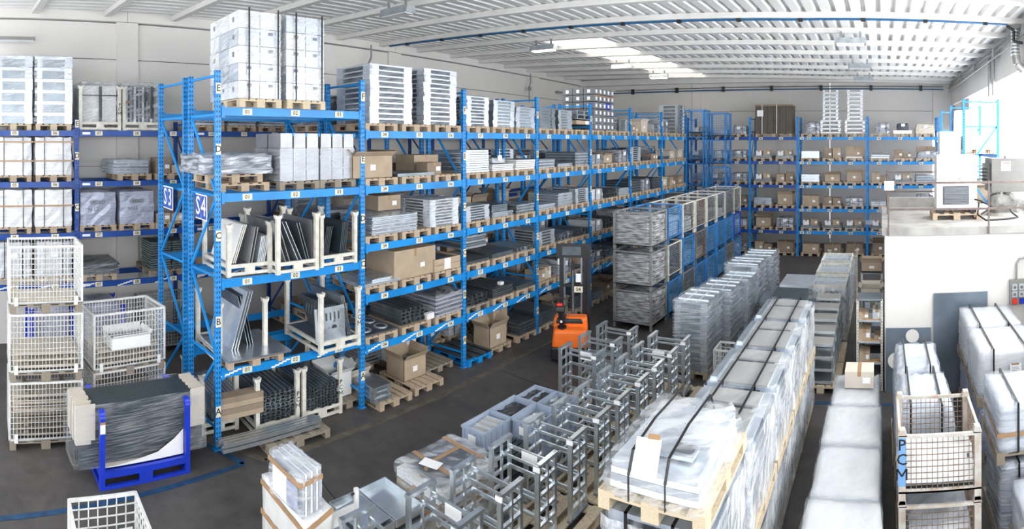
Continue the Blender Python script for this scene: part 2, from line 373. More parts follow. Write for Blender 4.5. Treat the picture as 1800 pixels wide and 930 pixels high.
while x > -17:
    x -= 1.0
    z = zc(x + (1 if x >= -2 else 0)) + .13
    rot = (0, SL if x < -2.5 else 0, 0)
    if -10.6 < x < -8.4:
        addmesh('roof_sheet', me_a, ce, (x, 0, z), rot); addmesh('skylight_sheet', me_s, ce, (x, 0, z), rot); addmesh('roof_sheet', me_c, ce, (x, 0, z), rot)
    else: addmesh('roof_sheet', me_full, ce, (x, 0, z), rot)
def beam_mesh():
    b = MB()
    for (w, z0, z1) in ((.17, 0, .05), (.13, .05, .13)):
        poly = [(4.1, z0), (4.1, z1), (-2, z1), (-16.4, zc(-16.4) - 7.72 + z1), (-16.4, zc(-16.4) - 7.72 + z0), (-2, z0)]
        b.prism(poly, 'y', -w / 2, w / 2)
    return b.mesh('roof_beam', ['beamw'])
bm_ = beam_mesh()
for i in range(-8, 8):
    y = 12.75 + 1.8 * i
    if y > 25.6: break
    addmesh('roof_beam', bm_, ce, (.08 * 0, y, 7.72), (0, 0, radians(4.6)))
MB().bar((3.3, 26.9, 7.85), (-15.4, 26.0, 8.0), .3, .3).build('edge_beam', 'beamw', ce)

# ------------------------------------------------------------------ services on walls and ceiling
t = thing('air_pipe', 'blue compressed air pipe clipped under a white roof beam', 'pipe', (0, 12.9, 7.62))
def bp(x): return (x, .0803 * x - .12, zc(x) - 7.62 - .02)
MB().path([bp(-14.0), bp(-2), bp(2.95)], .028, 8).build('pipe', 'pipeblue', t)
MB().path([(2.95, .12, .06), (3.12, .12, -.05), (3.12, .14, -.30), (3.34, .14, -.34)], .035, 8).build('elbow', 'black', t)
for q in range(12):
    p = Vector(bp(-13.2 + q * 1.42)); MB().cbox(p, (.10, .09, .10)).build('clamp', 'black', t)
t = thing('conduit_run', 'grey conduits and trunking along the top of the window wall', 'conduit', (3.24, 0, 7.5))
for dx, dz, r in ((0, 0, .035), (-.02, -.16, .025), (.06, .14, .05)):
    MB().tube((dx, 4, dz), (dx, 27, dz), r, 8).build('conduit', 'pipeg', t)
for y in (9, 12.5, 16, 19.5, 23): MB().cbox((.02, y, 0), (.12, .25, .25)).build('junction_box', 'pipeg', t)
for y in (16.4, 17.0): MB().tube((.06, y, .1), (.06, y, -1.2), .05, 8).build('drop_pipe', 'pipeg', t)
t = thing('ventilation_hose', 'ribbed grey duct hanging from the window wall near the ceiling', 'duct', (3.2, 13.2, 6.9))
MB().path([(0, 0, .75), (0, 0, .2), (.05, 0, -.1), (.2, 0, -.25)], .10, 12).build('hose', 'pipeg', t)
for q in range(8): MB().tube((0, 0, .7 - q * .08), (0, 0, .67 - q * .08), .115, 12).build('ring', 'galv', t)
t = thing('wall_conduit', 'thin dark conduit running along the top of the back wall', 'conduit', (-8, 26.5, 7.45), BW)
MB().tube((-6, .05, 0), (11, .05, 0), .03, 6).build('conduit', 'pipeblue', t); MB().tube((-5.5, .12, .13), (11, .12, .13), .025, 6).build('conduit', 'pipeg', t)
for q in range(7): MB().cbox((-4.5 + 2.4 * q, .05, .05), (.14, .1, .26)).build('bracket', 'black', t)
for (x, y, lab) in ((-14.02, 8.0, 'grey conduit with bent drop on rack-side wall behind tall wrapped trays'), (-14.25, 11.0, 'dark downpipe on the rack-side wall beside the conduit drop'), (-15.0, 20.6, 'dark downpipe on the rack-side wall near the far corner')):
    t = thing('wall_pipe', lab, 'pipe', (x + .12, y, 7.9))
    MB().path([(0, 0, .1), (0, 0, -.3), (.02, -.12, -.5), (.02, -.12, -1.2)], .03, 6).build('pipe', 'pipeg', t)
    MB().cbox((.03, -.12, -.6), (.08, .16, .16)).build('pipe_clip', 'pipeg', t)
for x, y, z, rz_, ln, lab in ((-13.42, .1, 7.35, LW, 1.5, 'white fluorescent tube fitting high on the wall above the tall silver blocks'), (-15.28, 24.0, 7.35, LW, 1.5, 'fluorescent tube fitting high on rack-side wall at far corner')):
    t = thing('tube_light', lab, 'light', (x, y, z), rz_)
    MB().box(-ln / 2, -.06, 0, ln / 2, 0, .08).build('housing', 'steelb', t); MB().tube((-ln / 2 + .05, -.05, -.03), (ln / 2 - .05, -.05, -.03), .035, 10).build('tube', 'lampoff', t)
def roof_lamp(x, y, lit, lab, s=1.0):
    t = thing('roof_lamp', lab, 'lamp', (x, y, zc(x) - .32), radians(4.6), 'rectangular lamps under the roof beams')
    MB().prism([(-.15, 0), (.15, 0), (.11, .16), (-.11, .16)], 'x', -.40, .40).build('housing', 'galv', t)
    MB().box(-.34, -.12, -.015, .34, .12, .0).build('lamp_glass', 'lampglass' if lit else 'lampoff', t)
    for sx in (-.25, .25): MB().bar((sx, 0, .15), (sx, 0, .33), .02, .06).build('hanger', 'pipeg', t)
    if lit:
        l = area_light('lamp_light', (x, y, zc(x) - .36), (0, 0, 0), .6, .22, 18, (1, .97, .9))
roof_lamp(-9.0, 7.7, False, 'unlit lamp hanging above the tall wrapped tray stacks')
roof_lamp(-9.35, 13.6, True, 'lit lamp at the near edge of the roof skylight')
roof_lamp(-9.15, 18.4, False, 'unlit lamp in the middle of the bright skylight strip')
roof_lamp(-9.1, 21.7, True, 'lit lamp at the back end of the skylight strip')
roof_lamp(-.8, 14.3, True, 'lit lamp above the white wrapped rows, under a front beam')
roof_lamp(-.75, 19.1, False, 'unlit lamp above the office side, between two other lamps')
roof_lamp(-.75, 22.9, False, 'unlit lamp above the office side, close to back wall')

# ------------------------------------------------------------------ things on the racks
def pallet(loc, rz, label, detail=True, m='wood', w=.8, d=1.2, group='wooden pallets on the racks', name='wooden_pallet'):
    """local: x width centred, y 0..d, z 0..0.144"""
    bw = (.145, .10, .145, .10, .145); g = (w - sum(bw)) / 4
    xs = []; x = -w / 2
    for b in bw: xs.append((x + b / 2, b)); x += b + g
    cols = ((-w / 2 + .05, .1), (0, .145), (w / 2 - .05, .1)); rows = ((.07, .14), (d / 2, .145), (d - .07, .14))
    parts = [('deck_board', (cx, d / 2, .133), (b, d, .022)) for cx, b in xs]
    parts += [('cross_board', (0, cy, .111), (w, dy, .022)) for cy, dy in rows]
    parts += [('block', (cx, cy, .061), (dx, dy, .078)) for cx, dx in cols for cy, dy in rows]
    parts += [('bottom_board', (cx, d / 2, .011), (dx, d, .022)) for cx, dx in cols]
    if detail:
        t = thing(name, label, 'pallet', loc, rz, group)
        for n, c, s in parts: piece(n, m, t, c, s)
        return t
    key = ('pallet', m, w, d)
    if key not in _unit:
        b = MB()
        for n, c, s in parts: b.cbox(c, s)
        _unit[key] = b.mesh('wooden_pallet', [m])
    o = bpy.data.objects.new(name, _unit[key]); COL.objects.link(o); o.location = loc; o.rotation_euler = (0, 0, rz)
    return tag(o, label, 'pallet', group)

def sub(t, dx, dy, dz):
    return (dx, dy, dz)
def L_sheets(loc, rz, w, d, h, label, group, r, m='sheet', n=None, wrap=None, jit=.01):
    t = thing('sheet_stack', label, 'sheets', loc, rz, group)
    n = n or max(3, min(10, int(h / .035))); th = h / n
    mm = m if isinstance(m, (list, tuple)) else (m, m)
    for k in range(n):
        piece('sheet', mm[k % 2], t, (r.uniform(-jit, jit), d / 2 + r.uniform(-jit, jit), th * (k + .45)), (w * (1 - .02 * (k % 2)), d, th * .8))
    if wrap: MB().wrapbox(-w / 2 - .02, -.02, .0, w / 2 + .02, d + .02, h + .02, .008, 5, r.randint(0, 999)).build('stretch_wrap', wrap, t)
    return t
def traymesh(m):
    key = ('tray', m)
    if key not in _unit:
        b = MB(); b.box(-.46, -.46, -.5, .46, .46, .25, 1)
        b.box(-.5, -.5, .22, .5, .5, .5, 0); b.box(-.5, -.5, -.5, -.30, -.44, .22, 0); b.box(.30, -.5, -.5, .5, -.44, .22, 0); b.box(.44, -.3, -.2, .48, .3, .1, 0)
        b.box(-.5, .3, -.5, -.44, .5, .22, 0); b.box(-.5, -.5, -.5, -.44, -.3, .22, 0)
        _unit[key] = b.mesh('tray', [m, 'dark' if m in ('pale', 'brightwhite', 'plasticw') else 'galvd'])  # pale trays get dark bodies: shade of the gaps put into the colour
    return _unit[key]
def L_trays(loc, rz, w, d, h, label, group, r, m='pale', n=8, wrap=None, jit=.012):
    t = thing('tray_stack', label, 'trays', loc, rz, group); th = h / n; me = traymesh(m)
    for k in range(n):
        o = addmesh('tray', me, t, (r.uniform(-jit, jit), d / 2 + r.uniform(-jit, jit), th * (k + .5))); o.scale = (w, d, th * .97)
    if wrap: MB().wrapbox(-w / 2 - .03, -.03, .0, w / 2 + .03, d + .03, h + .03, .012, 6, r.randint(0, 999)).build('stretch_wrap', wrap, t)
    return t
def L_carton(loc, rz, w, d, h, label, group, r, m='card', y0=0, tape=True, paper=True):
    t = thing('cardboard_box', label, 'box', loc, rz, group)
    b = MB(); b.box(-w / 2, y0, 0, w / 2, y0 + d, h); b.build('box_body', m, t)
    if tape: MB().box(-.03, y0 - .003, h * .72, .03, y0 + d, h + .003).build('tape', 'tape', t)
    if paper: MB().box(w * .12, y0 - .005, h * .3, w * .12 + min(.12, w * .3), y0 - .001, h * .3 + min(.09, h * .4)).build('paper_label', 'paper', t)
    return t
def L_open(loc, rz, w, d, h, label, group, r, m='card', y0=0, white=False):
    t = thing('open_cardboard_box', label, 'box', loc, rz, group); k = .008
    b = MB(); b.box(-w / 2, y0, 0, w / 2, y0 + d, k); b.box(-w / 2, y0, 0, w / 2, y0 + k, h); b.box(-w / 2, y0 + d - k, 0, w / 2, y0 + d, h)
    b.box(-w / 2, y0, 0, -w / 2 + k, y0 + d, h); b.box(w / 2 - k, y0, 0, w / 2, y0 + d, h); b.build('box_body', m, t)
    f = min(.16, h * .35)
    for (p, q, o1, sz) in (((-w / 2, y0), (w / 2, y0), (0, -1), .5), ((-w / 2, y0 + d), (w / 2, y0 + d), (0, 1), .6), ((-w / 2, y0), (-w / 2, y0 + d), (-1, 0), .5), ((w / 2, y0), (w / 2, y0 + d), (1, 0), .5)):
        a = r.uniform(-.1, .5); dx, dy, dz = o1[0] * f * cos(a + .6), o1[1] * f * cos(a + .6), f * sin(a + .6)
        MB().add([(p[0], p[1], h), (q[0], q[1], h), (q[0] + dx, q[1] + dy, h + dz), (p[0] + dx, p[1] + dy, h + dz), (p[0], p[1], h - .008), (q[0], q[1], h - .008), (q[0] + dx, q[1] + dy, h + dz - .008), (p[0] + dx, p[1] + dy, h + dz - .008)],
                 [(0, 1, 2, 3), (7, 6, 5, 4), (0, 4, 5, 1), (1, 5, 6, 2), (2, 6, 7, 3), (3, 7, 4, 0)]).build('flap', m, t)
    MB().wrapbox(-w / 2 + .02, y0 + .02, .02, w / 2 - .02, y0 + d - .02, h * .72, .02, 4, r.randint(0, 99)).build('contents', 'plasticw' if white else 'galvd', t)
    MB().box(-.06, y0 - .004, h * .35, .06, y0, h * .6).build('paper_label', 'paper', t)
    return t
def L_crate(loc, rz, w, d, h, label, group, r, m='wood'):
    t = thing('wooden_crate', label, 'crate', loc, rz, group); n = max(1, int(h / .12)); bh = h / n
    for k in range(n):
        z = bh * (k + .5)
        piece('board', m, t, (0, .012, z), (w, .022, bh * .93)); piece('board', m, t, (0, d - .012, z), (w, .022, bh * .93))
        piece('board', m, t, (-w / 2 + .011, d / 2, z), (.022, d - .05, bh * .93)); piece('board', m, t, (w / 2 - .011, d / 2, z), (.022, d - .05, bh * .93))
    MB().wrapbox(-w / 2 + .03, .03, 0, w / 2 - .03, d - .03, h * .85, .03, 5, r.randint(0, 99)).build('contents', 'galvd', t)
    MB().box(-.1, -.006, h * .1, .08, .0, h * .95).build('paper_label', 'paper', t)
    return t
def L_wrap(loc, rz, w, d, h, label, group, r, m='wrapg', straps=True, name='wrapped_block', taper=.04, paper=True):
    t = thing(name, label, 'wrapped goods', loc, rz, group)
    MB().wrapbox(-w / 2, 0, 0, w / 2, d, h, .012, 6, r.randint(0, 999), taper=taper, bulge=.02).build('wrapping', m, t)
    if straps:
        for sx in (-.25, .25):
            b = MB(); x = sx * w; e = .012
            b.box(x - .008, -e - .01, 0, x + .008, -e, h + e); b.box(x - .008, -e, h + e, x + .008, d + e, h + e + .01); b.build('strap', 'strap', t)
    if paper: MB().box(-.07, -.022, h * .55, .09, -.016, h * .55 + .12).build('paper_label', 'paper', t)
    return t
def profmesh(m):
    key = ('prof', m)
    if key not in _unit:
        b = MB(); b.box(-.5, -.5, -.5, .5, .5, -.36); b.box(-.5, -.5, -.36, -.40, .5, .5); b.box(.40, -.5, -.36, .5, .5, .5); b.box(-.4, -.5, .38, -.15, .5, .5); b.box(.15, -.5, .38, .4, .5, .5)
        _unit[key] = b.mesh('profile', [m])
    return _unit[key]
def L_prof(loc, rz, w, d, h, label, group, r, m='galvd', nx=6, nz=4, jit=.03):
    t = thing('profile_bundle', label, 'metal profiles', loc, rz, group)
    for i in range(nx):
        for k in range(nz):
            o = addmesh('profile', profmesh(m), t, (-w / 2 + w * (i + .5) / nx, d / 2 + r.uniform(-jit, jit), h * (k + .5) / nz), (0, 0, 0)); o.scale = (w / nx * .94, d, h / nz * .94)
    return t
def L_cylinders(loc, rz, w, d, h, label, group, r):
    t = thing('ring_sheets', label, 'sheets', loc, rz, group)
    for k in range(2):
        piece('sheet', 'galvd', t, (0, d / 2, .01 + k * .015), (w, d, .012))
    for sx in (-.2, .2):
        for sy in (.25, .6, .95): MB().tube((sx, sy * d, .028), (sx, sy * d, .04), .14, 20).build('disc', 'pale', t); MB().tube((sx, sy * d, .04), (sx, sy * d, .044), .09, 16).build('bore', 'dark', t)
    return t
def meshpanel(b, p, u, v, nu, nv, r=.004, mi=0):
    """wires over the parallelogram p, p+u, p+v as flat strips"""
    p, u, v = Vector(p), Vector(u), Vector(v)
    for i in range(nu + 1): a = p + u * (i / nu); b.bar(a, a + v, r * 2, r * 2, mi)
    for j in range(nv + 1): a = p + v * (j / nv); b.bar(a, a + u, r * 2, r * 2, mi)
def cage(loc, rz, w, d, h, label, group, fm='wire', wm='wire', pitch=.1, foot=.14, post=.05, wr=.005, sides='fblr', half_front=False, base='galvd', name='mesh_cage', vp=None):
    """local: x centred, y 0..d; legs, floor, top rim and one mesh panel a side"""
    t = thing(name, label, 'cage', loc, rz, group)
    for sx in (-1, 1):
        for y in (post / 2, d - post / 2): MB().cbox((sx * (w / 2 - post / 2), y, h / 2), (post, post, h)).build('corner_post', fm, t)
    MB().box(-w / 2, 0, foot, w / 2, d, foot + .02).build('cage_floor', base, t)
    for z in (foot, h - .03):
        b = MB(); b.box(-w / 2 + post, 0, z, w / 2 - post, .03, z + .035).box(-w / 2 + post, d - .03, z, w / 2 - post, d, z + .035).box(-w / 2, post, z, -w / 2 + .03, d - post, z + .035).box(w / 2 - .03, post, z, w / 2, d - post, z + .035)
        b.build('rim', fm, t)
    vp = vp or pitch
    nz = max(2, int((h - foot) / vp)); nx = max(2, int(w / pitch)); ny = max(2, int(d / pitch)); z0 = foot + .02; H = h - .04 - foot
    for s_ in sides:
        b = MB()
        if s_ == 'f': meshpanel(b, (-w / 2 + .02, .012, z0), (w - .04, 0, 0), (0, 0, H * (.62 if half_front else 1)), nx, nz, wr)
        if s_ == 'b': meshpanel(b, (-w / 2 + .02, d - .012, z0), (w - .04, 0, 0), (0, 0, H), nx, nz, wr)
        if s_ == 'l': meshpanel(b, (-w / 2 + .012, .02, z0), (0, d - .04, 0), (0, 0, H), ny, nz, wr)
        if s_ == 'r': meshpanel(b, (w / 2 - .012, .02, z0), (0, d - .04, 0), (0, 0, H), ny, nz, wr)
        b.build('mesh_panel', wm, t)
    return t
def stillage(loc, rz, w, d, h, label, group, m='cream', mark=True, foot=.14, base='galvd'):
    """post pallet: steel base frame with fork slots and four corner posts"""
    t = thing('post_stillage', label, 'stillage', loc, rz, group)
    b = MB(); z = foot
    e = w / 2 - .068; g = .006
    b.box(-e, g, z, e, .05, z + .06).box(-e, d - .05, z, e, d - g, z + .06).box(-w / 2 + g, .068, z, -w / 2 + .05, d - .068, z + .06).box(w / 2 - .05, .068, z, w / 2 - g, d - .068, z + .06)
    b.box(-e, g, .02, e, .04, .07).box(-e, d - .04, .02, e, d - g, .07).box(-w / 2 + g, .068, .02, -w / 2 + .04, d - .068, .07).box(w / 2 - .04, .068, .02, w / 2 - g, d - .068, .07); b.box(-.09, g, .07, .09, .035, z)
    b.build('base_frame', m, t)
    MB().box(-w / 2 + .05, .05, z + .03, w / 2 - .05, d - .05, z + .045).build('deck', base, t)
    for sx in (-1, 1):
        for y in (.035, d - .035):
            p = MB().cbox((sx * (w / 2 - .035), y, h / 2), (.07, .07, h)).build('corner_post', m, t)
            MB().prism([(-.05, 0), (.05, 0), (.065, .07), (.02, .05), (-.02, .05), (-.065, .07)], 'y', y - .04, y + .04).build('post_cup', m, p, (sx * (w / 2 - .035), 0, h))
    if mark:
        b = MB()
        for q, c in enumerate('PCM'): b.text(c, .11, basis((w / 2 - .035, -.003, h * .62 - q * .1), (1, 0, 0), (0, 0, 1)))
        b.build('lettering', 'ink', t)
    return t

# ------------------------------------------------------------------ pallet racks
UP = {}
def upright(parent, x, y, H, m):
    key = (m, H)
    if key not in UP:
        b = MB(); w, d = .095, .07
        b.box(-w / 2, -d / 2, 0, w / 2, -d / 2 + .012, H).box(-w / 2, -d / 2 + .012, 0, -w / 2 + .012, d / 2, H).box(w / 2 - .012, -d / 2 + .012, 0, w / 2, d / 2, H)
        b.box(-w / 2 - .02, -d / 2 - .02, 0, w / 2 + .02, d / 2 + .03, .012)
        UP[key] = b.mesh('upright', [m])
    o = bpy.data.objects.new('upright', UP[key]); COL.objects.link(o); o.parent = parent; o.location = (x, y, 0)
    return o
def rack(name, label, loc, rz, posts, depth, levels, bm='blue', pm='postblue', H=6.06, shear=0, number0=1, numbers=True, text_to=3, letters=None, rear_numbers=False, bh=.125, brm=None, stickers=True, per=3):
    t = thing(name, label, 'rack', loc, rz, 'pallet racks')
    brm = brm or bm
    sh = lambda y: shear * y
    nodes = [.32, 1.45, 2.75, 4.05, min(5.35, H - .3), H - .08]; nodes = sorted(set(nodes))
    for i, x in enumerate(posts):
        fp = upright(t, x, 0, H, pm if not isinstance(pm, list) else pm[i]); upright(t, x + sh(depth), depth, H, pm if not isinstance(pm, list) else pm[i])
        for k, z in enumerate(nodes): MB().bar((x, .03, z), (x + sh(depth), depth - .03, z), .03, .04).build('brace', brm, t)
        for k in range(len(nodes) - 2):
            a, b_ = ((x, .03), (x + sh(depth), depth - .03)) if k % 2 else ((x + sh(depth), depth - .03), (x, .03))
            MB().bar((a[0], a[1], nodes[k]), (b_[0], b_[1], nodes[k + 1]), .03, .045).build('brace', brm, t)
        if letters and i < letters[0]:
            for c, z in letters[1](i):
                b = MB().box(-.042, -.0405, z - .085, .042, -.0362, z + .085, 0)
                b.text(c, .15, basis((0, -.0415, z), (1, 0, 0), (0, 0, 1)), 1)
                b.build('letter_plate', ['tag', 'ink'], fp)
    for i in range(len(posts) - 1):
        x0, x1 = posts[i] + .05, posts[i + 1] - .05
        for li, z in enumerate(levels[i]):
            key = ('beam', round(x1 - x0, 2), bm if not isinstance(bm, list) else bm[i], bh)
            if key not in _unit:
                b = MB(); L_ = x1 - x0
                b.box(0, -.025, -bh, L_, .025, 0).box(0, .02, -bh - .0, L_, .05, -bh * .45); b.box(-.0, -.034, -bh - .03, .05, -.026, .03).box(L_ - .05, -.034, -bh - .03, L_, -.026, .03)
                _unit[key] = b.mesh('beam', [key[2]])
            f = addmesh('beam', _unit[key], t, (x0, -.03, z)); g = addmesh('beam', _unit[key], t, (x0 + sh(depth), depth + .03, z)); g.rotation_euler = (0, 0, 0)
            if numbers:
                for p in range(per):
                    num = number0 + per * i + p; X = .5 + p * .9 - .05 if per == 3 else .45 + p * (x1 - x0) / per
                    b = MB().box(X - .085, -.031, -bh / 2 - .05, X + .085, -.0265, -bh / 2 + .05, 0)
                    if i < text_to: b.text('%02d' % num, .095, basis((X, -.033, -bh / 2), (1, 0, 0), (0, 0, 1)), 1)
                    else: b.box(X - .045, -.033, -bh / 2 - .028, X - .01, -.0312, -bh / 2 + .028, 1).box(X + .01, -.033, -bh / 2 - .028, X + .045, -.0312, -bh / 2 + .028, 1)
                    b.build('number_label', ['tag', 'ink'], f)
                    if stickers and li == 0 and i < 6:
                        b = MB()
                        for q in range(5): b.box(X - .46 + q * .07, -.030, -.125 + q * .018, X - .46 + q * .07 + .078, -.0262, -.125 + q * .018 + .026)
                        b.build('arrow_sticker', 'paper', f)
    return t
MP = [3.39, 6.24, 9.0, 11.75, 14.5, 17.25, 20.05, 22.85]
B1 = [1.29, 2.72, 4.09, 5.47]; BN = [1.14, 2.07, 3.01, 4.09, 5.12]
def letter_z(i):
    return ([('A', .62), ('B', 2.05), ('C', 3.42), ('D', 4.80), ('E', 5.77)] if i == 0 else
            [('A', .6), ('C', 2.66), ('D', 3.5), ('E', 4.6), ('F', 5.75)] if i == 1 else [('A', .6), ('B', 1.6), ('C', 2.5), ('D', 3.5), ('E', 4.6), ('F', 5.6)])
main = rack('pallet_rack', 'long bright blue pallet rack facing the central aisle, sign on its near end', (-8.3, 0, 0), radians(90), MP, 1.0, [B1] + [BN] * 6, 'blue', 'postblue', 6.06, -.10, 1, True, 4, (7, letter_z), bh=.135)
rear = rack('pallet_rack', 'bright blue rack row standing back to back behind the long aisle rack', (-9.5, -.13, 0), radians(90), MP, 1.1, [B1] + [BN] * 6, 'blue', 'postblue', 6.06, -.12, 1, False)
def row_sign(parent, x, y0, y1, z, ch, shear_):
    t = MB().box(-.012, 0, 0, -.002, y1 - y0, .40).build('row_sign', 'paper', parent, (x, y0, z))
    w = (y1 - y0) / 2
    for q, c in enumerate(ch):
        b = MB().box(-.018, .015 + q * w, .015, -.0122, w - .008 + q * w, .385, 0)
        b.text(c, .40, basis((-.0195, w * (.5 + q), .195), (0, -1, 0), (0, 0, 1)), 1) if False else b.text(c, .42, basis((-.0195, w * (1.5 - q) if False else w * (.5 + q), .195), (0, 1, 0) if False else (0, -1, 0), (0, 0, 1)), 1)
        b.build('sign_plate', ['signblue', 'paper'], t)
    return t
# the end frame is seen from the camera: in rack coordinates its outer face looks to -x, aisle side is y = 0, so characters run from larger y to smaller y
def end_sign(parent, x, y0, y1, z, word):
    t = MB().box(-.012, y0, z, -.002, y1, z + .42).build('row_sign', 'paper', parent, (x, 0, 0))
    w = (y1 - y0) / 2
    for q, c in enumerate(word):
        a, b_ = y1 - q * w - .012, y1 - (q + 1) * w + .012
        b = MB().box(-.018, b_, z + .02, -.0122, a, z + .40, 0)
        b.text(c, .44, basis((-.0195, (a + b_) / 2, z + .21), (0, -1, 0), (0, 0, 1)), 1)
        b.build('sign_plate', ['signblue', 'paper'], t)
end_sign(main, 3.39 - .09, .22, .74, 3.62, 'S4'); end_sign(rear, 3.39 - .14, .28, .86, 3.66, 'S3')

LP = [-4.03 + 1.0, -1.23 + 1.0, 2.57, 5.37, 8.17, 10.97, 13.77, 16.57, 19.37, 22.17]
LP = [-3.02 + 2.8 * i - .2 + .79 - 0.0 for i in range(10)]
# left wall rack: local x along the wall, origin beside the wall origin
LRO = (-13.6 + 1.32 * cos(radians(4.08)), -1 + 1.32 * sin(radians(4.08)), 0)
LP = [2.63 + 2.8 * (i - 2) for i in range(10)]
LZ = [1.77, 2.885, 4.03, 5.17]
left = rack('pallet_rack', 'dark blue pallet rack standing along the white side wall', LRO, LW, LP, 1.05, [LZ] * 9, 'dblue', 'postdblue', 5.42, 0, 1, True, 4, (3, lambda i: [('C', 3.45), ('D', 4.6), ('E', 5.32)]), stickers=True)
for i in range(4):
    for z in LZ: MB().box(LP[i] + .12, -.06, z - .09, LP[i] + .30, -.055, z - .035).build('green_arrow_label', 'paper', left)

BP = [-10.9 + 2.3, -5.72, -3.62, -.62, 2.42]
BP = [-8.6, -5.72, -3.62, -.62, 2.42]
BZ = [1.08, 2.04, 3.05, 4.07, 5.12]
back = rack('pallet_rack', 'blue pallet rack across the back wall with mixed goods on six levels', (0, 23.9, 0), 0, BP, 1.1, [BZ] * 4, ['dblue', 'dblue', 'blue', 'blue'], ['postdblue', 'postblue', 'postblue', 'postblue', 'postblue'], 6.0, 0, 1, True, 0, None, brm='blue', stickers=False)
rrk = rack('pallet_rack', 'light blue rack against the sunlit side window', (2.35, 15.6, 0), radians(-90), [-6.4, -3.4, -.4], 1.0, [[1.5, 3.0, 4.55]] * 2, 'blue', 'postblue', 6.15, 0, 1, False)

# ------------------------------------------------------------------ goods on the racks
def main_at(y, x_in=.1, z=0): return (-8.3 + .06 - x_in, y, z)      # loads face the aisle (+X): local y runs to -X
RZ = radians(90)
LET = {1: {0: 'A', 1.29: 'B', 2.72: 'C', 4.09: 'D', 5.47: 'E'}, 2: {0: 'A', 1.14: 'B', 2.07: 'C', 3.01: 'D', 4.09: 'E', 5.12: 'F'}}
WORD = dict(L_sheets='flat metal sheets', L_trays='stacked metal trays', L_carton='closed cardboard box', L_open='open cardboard box', L_crate='wooden crate', L_wrap='film-wrapped block', L_prof='bundle of metal profiles', L_cylinders='sheets with round rings')
FN = dict(S=L_sheets, T=L_trays, C=L_carton, O=L_open, K=L_crate, W=L_wrap, P=L_prof, R=L_cylinders)
def default_label(code, kw, where):
    m = kw.get('m', '')
    if isinstance(m, tuple): m = m[0]
    tone = {'dark': 'dark', 'galvd': 'dull grey', 'pale': 'pale', 'sheet': 'blue-grey', 'slate': 'slate', 'beige': 'beige', 'cardl': 'pale', 'cardd': 'dark brown', 'card': 'brown', 'white': 'white', 'wrapw': 'white', 'wrapg': 'silvery', 'wrapm': 'mottled', 'plasticw': 'milky', 'purple': 'lilac', 'brightwhite': 'white', 'galv': 'galvanised', 'green': 'green-grey', 'wood': 'pale', '': ''}.get(m, '')
    if not tone and code in 'CO': tone = 'brown'
    base = {'S': 'stack of metal sheets', 'T': 'stack of metal trays', 'C': 'closed cardboard box', 'O': 'open cardboard box', 'K': 'wooden board crate', 'W': 'film-wrapped block', 'P': 'bundle of metal profiles', 'R': 'perforated ring sheets'}[code]
    return (tone + ' ' + base + ' ' + where).strip()
_seen_labels = {}
def uniq(lab):
    n = _seen_labels.get(lab, 0); _seen_labels[lab] = n + 1
    if n: lab = lab.replace('closed ', '')
    return lab if n == 0 else lab.replace(' at ', [' at ', ' behind another at ', ' topmost at ', ' on the far side at ', ' lowest at '][min(n, 4)], 1)
def put(code, loc, rz, w, d, h, where, group, seed, **kw):
    lab = kw.pop('label', None) or uniq(default_label(code, kw, where))
    return FN[code](loc, rz, w, d, h, lab, group, random.Random(seed), **kw)

def mslot(num, z, items, bay=2, pal=True, detail=None, palm='wood', off=0, xin=.06, pd=1.1):
    """num: the position number on the beam; items: list of (code, w, d, h, dx, dy, dz, kw)"""
    i = (num - 1) // 3; p = (num - 1) % 3
    y = MP[i] + .5 + .9 * p + off - .05
    L_ = LET[1 if i == 0 else 2][z]
    where = 'at position %02d on level %s of the aisle rack' % (num, L_) if z else 'at floor position %02d under the aisle rack' % num
    det = (num <= 9) if detail is None else detail
    z0 = z + .0
    if pal:
        pallet((-8.3 - .0 + (-xin) + .10, y, z0), RZ, uniq('wooden pallet ' + where), det, palm, .78, pd)
        z0 += .146
    for k, (code, w, d, h, dx, dy, dz, kw) in enumerate(items):
        put(code, (-8.3 - xin + .08 - dy, y + dx, z0 + dz), RZ, w, d, h, where, 'goods on the long aisle rack', num * 31 + int(z * 10) + k, **dict(kw))

F_, E_, D_, C_, B_ = 5.12, 4.09, 3.01, 2.07, 1.14
N = {}
# bay 2
mslot(4, F_, [('T', 1.05, 1.1, 1.12, .25, 0, 0, dict(n=11, wrap='thin', label='tall film-wrapped stack of silver trays on top level above number 04'))])
mslot(5, F_, [])
mslot(6, F_, [('T', .95, 1.1, 1.15, -.22, 0, 0, dict(n=12, wrap='thin', label='tall film-wrapped stack of silver trays on top level above number 06'))])
mslot(4, E_, [('O', .95, .9, .42, -.2, 0, 0, dict(m='card', label='large brown cardboard box bulging behind upright at number 04 level E'))])
mslot(5, E_, [('S', 1.0, 1.1, .06, 0, 0, 0, dict(m='galvd', n=3)), ('C', .3, .3, .2, -.2, .7, .07, dict(m='brightwhite'))])
mslot(6, E_, [('C', .72, .6, .40, -.1, .55, 0, dict(m='card')), ('C', .4, .35, .25, -.3, .1, 0, dict(m='cardd'))])
mslot(4, D_, [('S', 1.15, 1.05, .34, .35, 0, 0, dict(m=('sheet', 'pale'), n=10, wrap='clear', label='long low stack of bluish metal sheets under film above number 04'))])
mslot(5, D_, [('C', .6, .5, .30, -.2, .6, .36, dict(m='card'))])
mslot(6, D_, [('T', .85, 1.0, .56, -.1, 0, 0, dict(n=9, m='plasticw', wrap='clear', label='film-wrapped stack of bluish white trays beside number 06 level D'))])
mslot(4, C_, [('S', .95, 1.0, .05, 0, 0, 0, dict(m='pale', n=2)), ('S', .5, .8, .05, .1, .1, .05, dict(m='sheet', n=2))])
